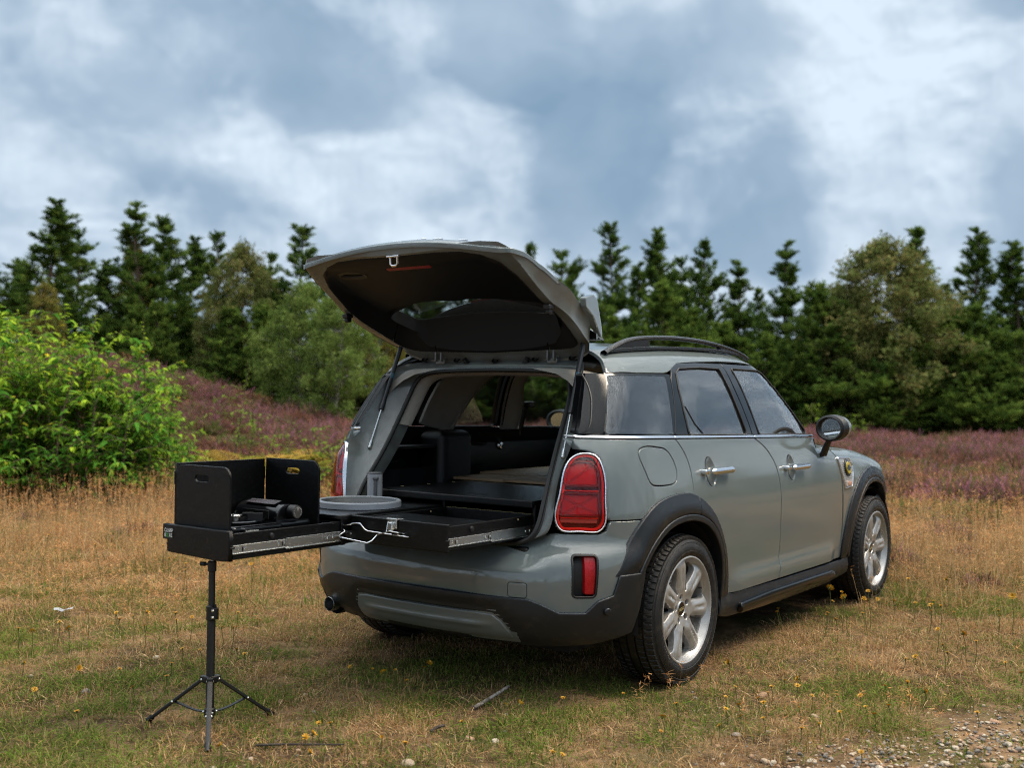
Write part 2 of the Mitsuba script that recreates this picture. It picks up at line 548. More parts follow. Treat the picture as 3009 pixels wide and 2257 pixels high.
# --- outlines on the side, (y, z)
FLARE_R_OUT = [(-.560, .545), (-.547, .563), (-.50, .643), (-.42, .754), (-.354, .808), (-.238, .848), (-.109, .863), (.028, .858), (.15, .818), (.28, .728), (.378, .611), (.443, .486), (.485, .33)]
FLARE_R_IN = [(.385, .33), (.378, .42), (.345, .53), (.27, .635), (.17, .700), (.03, .735), (-.094, .735), (-.207, .712), (-.294, .664), (-.359, .602), (-.40, .545)]
FLARE_F_OUT = [(2.098, .328), (2.111, .516), (2.181, .668), (2.319, .792), (2.484, .851), (2.628, .869), (2.782, .855), (2.951, .794), (3.06, .70), (3.13, .56), (3.16, .40)]
FLARE_F_IN = [(3.08, .40), (3.06, .50), (3.0, .63), (2.86, .735), (2.694, .768), (2.495, .745), (2.345, .645), (2.255, .505), (2.235, .328)]


def smooth_poly(out, inn):
    return area(np.vstack([curve(out, 40), curve(inn, 36)]))


flare_r, flare_f = smooth_poly(FLARE_R_OUT, FLARE_R_IN), smooth_poly(FLARE_F_OUT, FLARE_F_IN)
arch_r = area(np.vstack([curve(FLARE_R_OUT, 40), [(.485, 0), (-.60, 0)]])).buffer(-.02)
arch_f = area(np.vstack([curve(FLARE_F_OUT, 40), [(3.16, 0), (2.098, 0)]])).buffer(-.02)
arches = arch_r.union(arch_f)
S1 = curve([(-.004, 1.105), (.027, 1.069), (.052, 1.033), (.070, .984), (.076, .914), (.078, .82), (.078, .60)], 24)
S2 = curve([(.862, 1.09), (.959, 1.043), (1.03, .985), (1.067, .927), (1.085, .861), (1.090, .72), (1.102, .604), (1.111, .465), (1.096, .31)], 30)
S3 = curve([(1.80, 1.075), (1.93, 1.02), (2.005, .95), (2.035, .80), (2.065, .605), (2.088, .427), (2.090, .31)], 24)
LIGHT_XYZ = np.array([(0.605, -0.659, 0.759), (0.615, -0.651, 0.875), (0.629, -0.628, 0.998), (0.657, -0.598, 1.048), (0.699, -0.569, 1.061), (0.743, -0.543, 1.048), (0.777, -0.535, 0.994),
                      (0.792, -0.537, 0.93), (0.796, -0.542, 0.836), (0.794, -0.55, 0.75), (0.779, -0.567, 0.725), (0.709, -0.618, 0.72), (0.628, -0.654, 0.727)])
light_sz = area(curve(np.stack([(LIGHT_XYZ[:, 0] + LIGHT_XYZ[:, 1]) * math.sqrt(.5), LIGHT_XYZ[:, 2]], 1), 60, True))
light_yz = area(curve(LIGHT_XYZ[:, 1:], 60, True))
BELT = [(y, belt(y) - .010) for y in np.linspace(-.62, 1.85, 26)]
gap = .0022


def beltline(y0, y1, dz=-.010, n=12):
    return [(y, belt(y) + dz) for y in np.linspace(y0, y1, n)]


def foot_bulge(q):   # the ledge along the doors' foot
    y, z = q[:, 0], q[:, 1]
    return .020 * sstep(.46, .385, z) * sstep(.46, .62, y) * sstep(2.02, 1.86, y) - .004 * sstep(.30, .62, z) * sstep(1.05, .66, z)


quarter = area([(-.70, .772), (-.372, .772)] + [(-.30, .80), (.10, .80)] + list(S1[:18][::-1]) + beltline(-.004, -.575) + [(-.615, 1.08), (-.645, 1.0), (-.70, .95)]).difference(arch_r.buffer(.012)).difference(light_yz.buffer(.003))
fuel = Polygon(curve([(-.345, 1.060), (-.319, 1.070), (-.179, 1.067), (-.127, 1.058), (-.082, 1.017), (-.066, .956), (-.083, .922), (-.136, .908), (-.261, .909), (-.31, .922), (-.332, .968)], 50, True))
rear_door = area(list(S1[:-6]) + [(.09, .30)] + [(1.096, .335)] + list(S2[::-1]) + beltline(.862, -.004)).difference(arch_r.buffer(.012)).intersection(sbox(-1, .335, 3, 2))
front_door = area(list(S2) + list(S3[::-1]) + beltline(1.80, .862)).intersection(sbox(-1, .335, 3, 2))
wing_top = [(1.80, 1.068), (2.05, 1.035), (2.3, .998), (2.6, .955), (2.9, .905), (3.15, .84), (3.28, .76)]
wing = area(list(S3) + [(2.2, .31), (3.28, .40)] + list(curve(wing_top, 20)[::-1])).difference(arch_f.buffer(.012)).intersection(sbox(-1, .335, 4, 2))
big = biggest(quarter.difference(sbox(-1, .5, -.548, 1.050)).difference(sbox(-1, 1.0, -.578, 1.2)))
bowls = {n: affinity.scale(Point(y_ + .012, z_ - .003).buffer(1, quad_segs=24), .050, .066, origin=(y_ + .012, z_ - .003)) for n, y_, z_ in (('r', .264, .947), ('f', 1.254, .923))}
rear_door, front_door = rear_door.difference(bowls['r']), front_door.difference(bowls['f'])
for name, poly, off in (('rear_quarter_panel', big.difference(fuel.buffer(.002)), 0.0), ('rear_door', rear_door, foot_bulge), ('front_door', front_door, foot_bulge), ('front_wing', wing, 0.0)):
    both(name, panel(biggest(poly.buffer(-gap)), SIDE, .028, off, .016, .0035), PAINT)
obj('fuel_flap', panel(fuel, SIDE, .03, 0.0, .014, .003), PAINT, CAR)
RD, FD = CAR + '__rear_door', CAR + '__front_door'

# --- wheel arch trims in black plastic, with an inner lip
for name, poly, inn, cut in (('rear_arch_trim', flare_r, FLARE_R_IN, .097), ('front_arch_trim', flare_f, FLARE_F_IN, None)):
    lip = LineString(curve(inn, 40)).buffer(.030).intersection(poly)
    outer = poly.difference(LineString(curve(inn, 40)).buffer(.032))
    def crown(q, poly=poly):
        d = shapely.distance(shapely.points(q), poly.exterior)
        return .012 + .012 * sstep(0, .07, d)
    if cut:
        a = panel(outer.difference(LineString([(cut - .02, .3), (cut, .86), (cut - .01, .95)]).buffer(.0015)), SIDE, .02, crown, .035, .004)
    else:
        a = panel(outer, SIDE, .02, crown, .035, .004)
    b = panel(lip, SIDE, .02, .020, .06, .006)
    both(name, cat(a, b), CLAD)
sill = Polygon([(.49, .335), (1.1, .325), (2.10, .322), (2.24, .335), (2.235, .232), (1.9, .205), (1.2, .20), (.50, .222), (.40, .24), (.395, .33)])
both('sill_trim', panel(sill, SIDE, .03, lambda q: .006 + .016 * sstep(.33, .27, q[:, 1]), .03, .006), CLAD)
blade = rounded(Polygon([(.60, .278), (1.0, .287), (1.9, .285), (1.98, .268), (1.93, .240), (1.5, .222), (.95, .212), (.62, .224)]), .018)
both('sill_blade', panel(blade, SIDE, .02, lambda q: .034 + .016 * sstep(.285, .245, q[:, 1]) - .012 * sstep(.245, .215, q[:, 1]), .03, .008), GLOSS)

# --- belt strip, windows and pillars
strip = Polygon(beltline(-.572, 1.83, .004, 30) + beltline(1.83, -.572, -.0085, 30))
for y0, y1 in ((-.58, -.006), (-.004, .868), (.870, 1.9)):
    both('chrome_strip', panel(strip.intersection(sbox(y0, 0, y1, 2)), SIDE, (.05, .004), .007, .016, .003), CHROME)
quarter_win = rounded(Polygon(beltline(-.468, .022, .010) + [(.068, 1.27), (.112, 1.392), (-.10, 1.389), (-.33, 1.383), (-.40, 1.26)]), .01)
rear_win = rounded(Polygon(beltline(.19, .792, .010) + [(.748, 1.215), (.712, 1.345), (.752, 1.440), (.50, 1.440), (.275, 1.428), (.218, 1.405), (.17, 1.33), (.135, 1.22), (.16, 1.16)]), .012)
rear_win = rounded(Polygon(beltline(.165, .792, .010) + [(.768, 1.215), (.742, 1.345), (.722, 1.440), (.50, 1.440), (.275, 1.428), (.222, 1.405), (.19, 1.33), (.172, 1.22)]), .012)
front_win = rounded(Polygon(beltline(.955, 1.70, .010) + [(1.60, 1.22), (1.46, 1.35), (1.36, 1.432), (1.25, 1.446), (.885, 1.446), (.905, 1.36), (.925, 1.25)]), .012)
frame_r = rounded(Polygon(beltline(.035, .862, .006) + [(.835, 1.22), (.805, 1.35), (.795, 1.472), (.50, 1.468), (.28, 1.457), (.205, 1.435), (.155, 1.385), (.10, 1.25)]), .008)
frame_f = rounded(Polygon(beltline(.868, 1.86, .006) + [(1.70, 1.22), (1.53, 1.37), (1.40, 1.462), (1.25, 1.475), (.80, 1.473), (.812, 1.36), (.842, 1.22)]), .008)
dpillar = Polygon(beltline(-.562, -.478, .008) + [(-.405, 1.26), (-.335, 1.392), (-.408, 1.392), (-.488, 1.26)])
both('rear_corner_pillar', panel(dpillar, on_side(F_green), .02, .001, .02, .002), PILLAR)
both('corner_pillar_seal', tube(curve([(.580, -.414, 1.386), (.623, -.430, 1.333), (.652, -.451, 1.28), (.672, -.482, 1.221), (.685, -.517, 1.163), (.672, -.549, 1.132)], 24), .005, 6), BLACKP)
both('quarter_window', panel(quarter_win, GSIDE, .06, -.001, 0, 0), GLASS_DARK, smooth=True)
both('quarter_window_frame', panel(Polygon(beltline(-.472, .034, .006) + [(.098, 1.25), (.152, 1.387), (.16, 1.402), (-.338, 1.397)]).difference(quarter_win.buffer(.0005)), GSIDE, .02, .0, .02, .002), GLOSS)
for par, frame, win, glass in ((RD, frame_r, rear_win, GLASS_DARK), (FD, frame_f, front_win, GLASS)):
    for sgn in (0, 1):
        p = par + ('_001' if sgn else '')
        a, b = panel(frame.difference(win.buffer(.001)), GSIDE, .02, .002, .022, .003), panel(win, GSIDE, .06, -.004, 0, 0)
        edge = tube(GSIDE(np.array(win.buffer(.004).exterior.coords)[:-1], np.full(len(win.buffer(.004).exterior.coords) - 1, .003)), .005, 6, closed=True)
        fx = mirror if sgn else (lambda m: m)
        obj('window_frame', fx(a), GLOSS, p)
        obj('window_seal', fx(edge), RUBBER, p)
        obj('window', fx(b), glass, p, smooth=True)
fixed_vane = Polygon(beltline(.165, .31, .011) + [(.205, 1.24), (.172, 1.22)])
both('quarter_light_bar', panel(LineString([(.31, belt(.3) + .012), (.25, 1.17), (.205, 1.25)]).buffer(.0022), GSIDE, .02, .0, .004, 0), BLACKP)

# --- roof, screen, bonnet, front
def roof_poly():
    right = [(.40, -.215), (.62, -.225), (.80, -.25), (.92, -.285), (1.00, -.32), (1.030, -.335), (1.046, -.138), (1.049, .12), (1.035, .17), (1.0, .235), (.975, .29), (.955, .5), (.935, .80), (.925, 1.05), (.925, 1.28), (.93, 1.375)]
    right = list(resample(right, 60))
    front = [(a, 1.375 + .075 * (1 - (a / .93) ** 2)) for a in np.linspace(.9, -.9, 21)]
    return Polygon(right + front + [(-a, y) for a, y in right[::-1]])


roof_map = on_roof(F_green)
obj('roof', panel(roof_poly(), roof_map, (.05, .04), .003, .012, .003), PAINT, CAR)
screen = Polygon([(x, -.0) for x in ()] + [(-.60, 1.455), (0, 1.475), (.60, 1.455), (.70, 1.12), (0, 1.10), (-.70, 1.12)])


def on_screen(q, off):
    return cast(F_green, np.stack([q[:, 0], np.full(len(q), 2.6), q[:, 1]], 1), np.broadcast_to([0, -1.0, 0], (len(q), 3)), off)


def front_panel(poly, mapf, *a, **k):
    return panel(poly, mapf, *a, flip=True, **k)


obj('windscreen', front_panel(screen, on_screen, .06, -.002, 0, 0), GLASS, CAR)
apil = Polygon([(1.375, 1.462), (1.41, 1.463), (1.545, 1.372), (1.715, 1.222), (1.885, 1.10), (1.862, 1.092), (1.703, 1.218), (1.532, 1.368), (1.402, 1.458)])
both('windscreen_pillar', panel(apil.buffer(.010), GSIDE, .02, .001, .02, .003), PAINT)
bonnet = Polygon([(-.80, 1.82), (0, 1.98), (.80, 1.82), (.79, 2.3), (.76, 2.8), (.70, 3.15), (.45, 3.28), (0, 3.32), (-.45, 3.28), (-.70, 3.15), (-.76, 2.8), (-.79, 2.3)])
obj('bonnet', panel(rounded(bonnet, .05), on_top(F_low), .06, .004, .02, .004), PAINT, CAR)


def on_front(q, off):
    return cast(F_low, np.stack([q[:, 0], np.full(len(q), 4.2), q[:, 1]], 1), np.broadcast_to([0, -1.0, 0], (len(q), 3)), off)


obj('front_bumper', front_panel(rounded(Polygon([(-.80, .20), (.80, .20), (.86, .62), (.74, .86), (-.74, .86), (-.86, .62)]), .04), on_front, .05, .004, .02, .004), PAINT, CAR)
obj('grille', front_panel(rounded(Polygon([(-.45, .50), (.45, .50), (.50, .78), (-.50, .78)]), .04), on_front, .05, .008, .02, .004), BLACKP, CAR)

# --- inside of the shell: a dark skin, the liner, the floor
under = [bbox((-.62, -.55, .20), (.62, 3.2, .30)), bbox((-.80, .45, .22), (.80, 2.2, .30)), bbox((-.55, -.62, .24), (.55, -.4, .60)), bbox((-.62, .3, .30), (.62, .42, .62)), bbox((-.62, 2.2, .3), (.62, 3.1, .72))]
obj('underbody', cat(*under), DARK, CAR)
for cy in (0, 2.67):
    a = np.radians(np.linspace(-8, 188, 30))
    arc = np.stack([np.cos(a) * .405 + cy, np.sin(a) * .395 + .335], 1)
    liner = loft([np.stack([np.full(30, x), arc[:, 0], arc[:, 1]], 1) for x in (.56, .87)], closed=False)
    disc = panel(Polygon(arc), lambda q, off: np.stack([np.full(len(q), .56), q[:, 0], q[:, 1]], 1), .08, 0, 0, 0)
    both('wheel_arch_liner', cat(liner, disc), DARK)
holes = quarter_win.union(rear_win).union(front_win).buffer(-.008)
shell_low = Polygon([(-.42, .78), (-.3, .80), (.2, .80), (.45, .34), (1.2, .32), (2.1, .33), (2.1, 1.02), (1.75, 1.07)] + beltline(1.7, -.42, .0))
both('inner_shell', panel(shell_low, SIDE, .10, -.030, 0, 0), DARK)
both('door_trim', panel(Polygon(beltline(.30, 1.85, .016) + [(2.0, 1.0), (2.0, .40), (.50, .40), (.44, .66), (.30, .80)]), SIDE, .06, lambda q: -.075 - .030 * sstep(1.02, .94, q[:, 1]), .0, 0), BLACKP)
both('boot_side_trim', panel(Polygon(beltline(-.40, .42, .030) + [(.42, .62), (-.50, .62), (-.50, .90)]), SIDE, .05, lambda q: -.10 - .13 * sstep(1.06, 1.00, q[:, 1]) * sstep(-.50, -.30, q[:, 0]) - .05 * sstep(.95, .80, q[:, 1]), .0, 0), FELT)
both('boot_side_shelf', cat(rbox((.60, -.40, 1.005), (.80, .30, 1.025), .008), rbox((.56, .02, .70), (.75, .30, 1.10), .05)), BLACKP)
for nm, poly in (('corner_pillar_trim', Polygon(beltline(-.48, -.385, .0) + [(-.33, 1.26), (-.25, 1.39), (-.36, 1.42), (-.42, 1.26)])),
                 ('middle_pillar_trim', Polygon([(.03, belt(.03) + .02), (.33, belt(.3) - .03), (.36, 1.14), (.44, 1.27), (.56, 1.40), (.56, 1.45), (.18, 1.43), (.10, 1.36), (.06, 1.25)])),
                 ('door_pillar_trim', Polygon([(.80, 1.09), (.99, 1.09), (.95, 1.25), (.90, 1.36), (.90, 1.46), (.74, 1.46), (.77, 1.25)]))):
    both(nm, panel(poly, GSIDE, .03, -.055, .02, .006), LINING)
both('window_inner_edge', panel(Polygon(beltline(.82, .76, .01, 3) + [(.735, 1.25), (.71, 1.44), (.775, 1.44), (.80, 1.25)]), GSIDE, .03, -.045, .02, .004), BLACKP)
both('seat_belt', cat(panel(Polygon([(.985, .86), (1.03, .86), (1.00, 1.24), (.97, 1.24)]), GSIDE, .04, -.075, .006, 0), rbox((.655, .95, 1.22), (.70, 1.02, 1.26), .01)), BLACKP)
obj('headlining', panel(Polygon([(-.88, -.20), (.88, -.20), (.86, .3), (.84, 1.30), (-.84, 1.30), (-.86, .3)]), roof_map, .07, lambda q: -.060 - .045 * sstep(.75, .35, np.abs(q[:, 0])) * sstep(1.2, .2, q[:, 1]), .02, .01), LINING, CAR)
obj('roof_skin_inner', panel(Polygon([(-.99, -.20), (.99, -.20), (.94, .3), (.90, 1.34), (-.90, 1.34), (-.94, .3)]), roof_map, .09, -.020, 0, 0), DARK, CAR)
obj('courtesy_lamp', place(lathe([(0, -.012), (.05, -.010), (.06, 0)], 24), (-.12, .15, 1.432)), BLACKP, CAR)
obj('boot_floor', bbox((-.74, -.60, .60), (.74, 1.9, .625)), FELT, CAR)
obj('dashboard', cat(rbox((-.72, 1.62, .70), (.72, 1.98, 1.06), .06), rbox((-.30, 1.40, .65), (.30, 1.66, .9), .04)), BLACKP, CAR)
ang = np.linspace(0, 2 * np.pi, 33)[:-1]
wheel_ring = tube(np.stack([.185 * np.cos(ang), np.zeros(32), .185 * np.sin(ang)], 1), .016, 8, closed=True)
obj('steering_wheel', place(cat(wheel_ring, rod((-.17, 0, 0), (.17, 0, 0), .014), rod((0, 0, 0), (0, 0, -.17), .014), place(lathe([(0, -.03), (.06, -.02), (.065, .02), (0, .03)], 20, 'y'))), (.36, 1.50, 1.03), rx=-24), BLACKP, CAR)
both('inner_door_handle', place(lathe([(0, -.012), (.018, -.010), (.026, 0), (.018, .01), (0, .012)], 24, 'x'), (.765, .81, .995), s=1.0), CHROME)
both('door_trim_arc', tube([( .775, y, z) for y, z in curve([(.34, .86), (.32, .95), (.36, 1.005), (.52, 1.018), (.68, 1.01)], 24)], .009, 8), GLOSS)

# --- rear bumper, cladding, lamps
BUMP = on_bumper(F_bump)


def ph(pts):
    p = np.asarray(pts, float)
    return np.stack([np.arctan2(p[:, 0], -(p[:, 1] + .05)), p[:, -1]], 1)


def mirrored_poly(half):
    """Outline from its right half, listed from the bottom centre round to the top centre."""
    h = np.asarray(half, float)
    return area(np.vstack([h, (h * [-1, 1])[::-1]]))


bumper = mirrored_poly([(0, .245), (.75, .25), (1.0, .275), (1.13, .31), (1.165, .50), (1.20, .62), (1.235, .74), (1.235, .7695), (1.03, .7695), (1.012, .73), (.985, .717), (.80, .714), (.73, .690), (.63, .672), (.5, .668), (0, .668)])
crease = ph([(0.0, -.83, .577), (0.146, -0.811, 0.578), (0.447, -0.772, 0.574), (0.535, -0.753, 0.578), (0.579, -0.738, 0.59), (0.607, -0.712, 0.625), (0.632, -0.683, 0.649), (0.664, -0.662, 0.658), (0.756, -0.605, 0.659), (0.80, -0.58, 0.66), (.87, -.40, .66)])


def bumper_off(q):
    zc = np.interp(np.abs(q[:, 0]), crease[:, 0], crease[:, 1])
    return .010 * sstep(.010, -.006, q[:, 1] - zc) * sstep(.25, .45, np.abs(q[:, 0]))


refl = rounded(Polygon(ph([(0.700, -0.673, 0.640), (0.786, -0.603, 0.640), (0.790, -0.620, 0.464), (0.716, -0.690, 0.464)])), .02)
refl_l = affinity.scale(refl, -1, 1, origin=(0, 0))
exh = affinity.scale(Point(-.86, .298).buffer(1), .085, .052, origin=(-.86, .298))
B = CAR + '__rear_bumper'
hook = rounded(Polygon(ph([(.463, -.782, .452), (.463, -.783, .514), (.546, -.764, .514), (.546, -.764, .452)])), .012)
skin = bumper.difference(refl.union(refl_l)).difference(exh.buffer(.01))
obj('rear_bumper', panel(skin.difference(hook.boundary.buffer(.0008)), BUMP, (.035, .018), bumper_off, .016, .003), PAINT, CAR)
clad_top = ph([(0, -.83, .4575), (0.162, -0.827, 0.4565), (0.459, -0.787, 0.452), (0.554, -0.766, 0.452), (0.611, -0.748, 0.434), (0.675, -0.718, 0.404), (0.76, -0.654, 0.404), (0.798, -0.619, 0.452), (0.836, -0.561, 0.472)])
clad = mirrored_poly([(0, .235), (.70, .238), (.95, .262), (1.07, .285), (1.15, .30), (1.19, .40), (1.205, .50), (1.21, .553), (1.05, .553)] + [tuple(p) for p in clad_top[::-1]])
skid = rounded(Polygon([(-.50, .305), (-.46, .368), (-.40, .376), (0, .378), (.40, .376), (.485, .372), (.53, .345), (.575, .30), (.60, .262), (0, .262), (-.46, .266), (-.50, .285)]), .010)
groove = skid.buffer(.03).intersection(sbox(-1, .2, 1, .415))


def clad_off(q):
    d = shapely.distance(shapely.points(q), groove)
    return .010 + .010 * sstep(.0, .022, d) - .006 * sstep(.30, .25, q[:, 1])


obj('cladding', panel(clad.difference(exh).difference(skid.buffer(.0025)), BUMP, (.035, .016), clad_off, .03, .006), CLAD, B)
obj('skid_plate', panel(skid, BUMP, (.03, .008), lambda q: .014 + .012 * np.exp(-((q[:, 1] - .322) / .013) ** 2) * sstep(-.45, -.36, q[:, 0]) * sstep(.50, .40, q[:, 0]), .02, .006), PAINT, B)
for p, z_ in ((.303, .535), (-.282, .535)):
    c = ph([(p, -.808, z_)])[0]
    obj('parking_sensor', panel(Point(c).buffer(.013), BUMP, .008, lambda q: bumper_off(q) + .001, .004, .0015), PAINT, B)
for sg in (1, -1):
    c = ph([(.812, -.58, .407)])[0] * [sg, 1]
    obj('parking_sensor', panel(Point(c).buffer(.0165), BUMP, .006, .034, .03, .006), CLAD, B)
for sg, po in ((1, refl), (-1, refl_l)):
    x0, z0, x1, z1 = po.bounds
    obj('reflector_recess', cat(panel(po.buffer(.004), BUMP, .012, -.03, 0, 0), panel(po.buffer(.002).difference(po.buffer(-.008)), BUMP, .012, .012, .05, .003)), BLACKP, B)
    w = x1 - x0
    lens = rounded(sbox(x0 + .50 * w, z0 + .012, x1 - .07 * w, z1 - .008) if sg > 0 else sbox(x0 + .07 * w, z0 + .012, x1 - .50 * w, z1 - .008), .008)
    obj('reflector', panel(lens, BUMP, .01, .0, .028, .004), plastic('reflector_red', proc(lambda p, n, uv: mix((.50, .006, .014), (.62, .02, .03), smoothstep(.4, .6, noise(p.x * 300, p.y * 300, p.z * 300)))), .06) if sg > 0 else 'mat_reflector_red', B)
obj('exhaust_hole', cat(lathe([(.060, -.02), (.063, .0), (.056, .20)], 32, 'y').apply_translation((-.605, -.69, .298)),), CLAD, B)
obj('exhaust_pipe', lathe([(.024, .30), (.029, .12), (.029, -.005), (.0315, -.011), (.0345, -.006), (.0345, .14), (.030, .32)], 36, 'y').apply_translation((-.595, -.755, .292)), STEEL, CAR)

D = on_corner(F_low)
lens_p = light_sz.buffer(-.0135)
ring_p = light_sz.buffer(-.0055).difference(light_sz.buffer(-.0125))
x0, z0, x1, z1 = lens_p.bounds
sx = lambda a: x0 + (x1 - x0) * a
sz = lambda a: z0 + (z1 - z0) * a
win_up = rounded(Polygon([(sx(.16), sz(.60)), (sx(.86), sz(.60)), (sx(.84), sz(.80)), (sx(.72), sz(.885)), (sx(.45), sz(.89)), (sx(.27), sz(.83))]), .010)
win_lo = rounded(Polygon([(sx(.10), sz(.205)), (sx(.86), sz(.205)), (sx(.86), sz(.47)), (sx(.13), sz(.47))]), .006)
rev = rounded(Polygon([(sx(.09), sz(.10)), (sx(.84), sz(.10)), (sx(.85), sz(.155)), (sx(.09), sz(.155))]), .004)
parts = [('lamp_surround', panel(light_sz.difference(light_sz.buffer(-.008)), D, .012, .006, .03, .004), BLACKP), ('chrome_ring', panel(ring_p, D, .008, .007, .02, .0028), CHROME),
         ('lamp_body', panel(lens_p, D, .02, -.022, 0, 0), RED_DARK), ('light_guide', panel(lens_p.buffer(-.002).difference(lens_p.buffer(-.011)), D, .01, .001, .016, .002), RED_LINE),
         ('lamp_window', panel(win_up, D, .012, -.008, .012, .003), RED_GLOW), ('lamp_window', panel(win_lo, D, .012, -.008, .012, .003), RED_GLOW), ('reversing_lamp', panel(rev, D, .01, -.006, .012, .002), CLEARW),
         ('lamp_rib', cat(*[panel(Polygon([(sx(a), sz(h) - .0022), (sx(b), sz(h) - .0022), (sx(b), sz(h) + .0022), (sx(a), sz(h) + .0022)]), D, .012, .0, .02, .001) for a, b, h in ((.10, .88, .52), (.14, .88, .585), (.08, .88, .19), (.08, .86, .165))]), RED_LINE),
         ('lamp_frame', cat(*[panel(w.buffer(.010).difference(w), D, .01, .001, .02, .003) for w in (win_up, win_lo)]), RED_DARK), ('lens', panel(lens_p, D, .012, lambda q: .004 + .012 * sstep(0, .06, shapely.distance(shapely.points(q), lens_p.exterior)), 0, 0), RED_LENS)]
flag = cat(*[panel(LineString([(sx(a), sz(b)), (sx(c), sz(d))]).buffer(.006).intersection(w), D, .01, -.0072, .002, .0005) for w in (win_up, win_lo) for a, b, c, d in ((.2, .60, .8, .88), (.1, .20, .85, .47), (.1, .44, .85, .22)) if LineString([(sx(a), sz(b)), (sx(c), sz(d))]).buffer(.004).intersection(w).buffer(-.0012).area > 1e-5])
parts.insert(6, ('lamp_stripe', flag, plastic('red_stripe', (.50, .012, .022), .25)))
for sg in (0, 1):
    t = numbered(CAR + '__tail_light')
    for nm, m, ma in parts:
        obj(nm, mirror(m) if sg else m, ma, t)
    labels[t] = {'label': 'left red tail light' if sg else 'right red tail light'}

# --- hatch opening: the painted channel between the outer skin and the seal, the seal, the sill
INN = [(0, .655), (.40, .655), (.50, .675), (.535, .73), (.53, .85), (.50, 1.0), (.487, 1.15), (.477, 1.28), (.462, 1.35), (.425, 1.390), (.32, 1.407), (0, 1.412)]
OUT = [(0, -.690, .668), (.40, -.655, .672), (.57, -.668, .695), (.602, -.660, .76), (.607, -.652, .88), (.622, -.628, 1.0), (.645, -.602, 1.07), (.646, -.570, 1.13), (.617, -.500, 1.25), (.585, -.418, 1.385), (.555, -.345, 1.435), (.48, -.262, 1.455), (.30, -.232, 1.462), (0, -.225, 1.466)]
yfl = lambda z: np.interp(z, [.64, .70, .75, .87, 1.02, 1.28, 1.41], [-.70, -.675, -.655, -.60, -.49, -.34, -.29])
inn = soft([(x, yfl(z), z) for x, z in INN], 90)
outl = soft(OUT, 90)
rows = []
for t in np.linspace(0, 1, 9):
    k = t ** 3.2
    q = inn * (1 - t) + outl * t
    q[:, 1] = inn[:, 1] * (1 - k) + outl[:, 1] * k
    rows.append(q)
lip_in = inn + np.array([0, .09, 0])
chan = loft([lip_in] + rows, closed=False)
obj('boot_channel', cat(chan, mirror(chan)), PAINT_IN, CAR, smooth=50)
full = np.vstack([inn, (inn * [-1, 1, 1])[::-1][1:-1]])
obj('boot_seal', cat(tube(resample(full, 160, True) + [0, -.010, 0], .0105, 8, closed=True), tube(resample(full, 160, True) * [1.02, 1, 1] + [0, -.004, .0], .007, 6, closed=True)), RUBBER, CAR)
up_ = full[(full[:, 2] > 1.13)]
up_ = up_[np.argsort(np.arctan2(up_[:, 0], up_[:, 2] - 1.0))]
up_ = resample(up_, 80)
ctr_ = np.array([0, 0, 1.02])
obj('opening_trim', loft([up_ + [0, .012, 0], ctr_ + (up_ - ctr_) * [.968, 1, .955] + [0, .03, 0], ctr_ + (up_ - ctr_) * [.945, 1, .935] + [0, .06, 0], ctr_ + (up_ - ctr_) * [.95, 1, .94] + [0, .075, 0]], closed=False), LINING, CAR)
cover = Polygon([(-.62, .60), (-.47, .60), (-.46, .70), (-.49, .78)])
obj('boot_sill', cat(rbox((-.50, -.70, .60), (.50, -.60, .650), .012)), BLACKP, CAR)

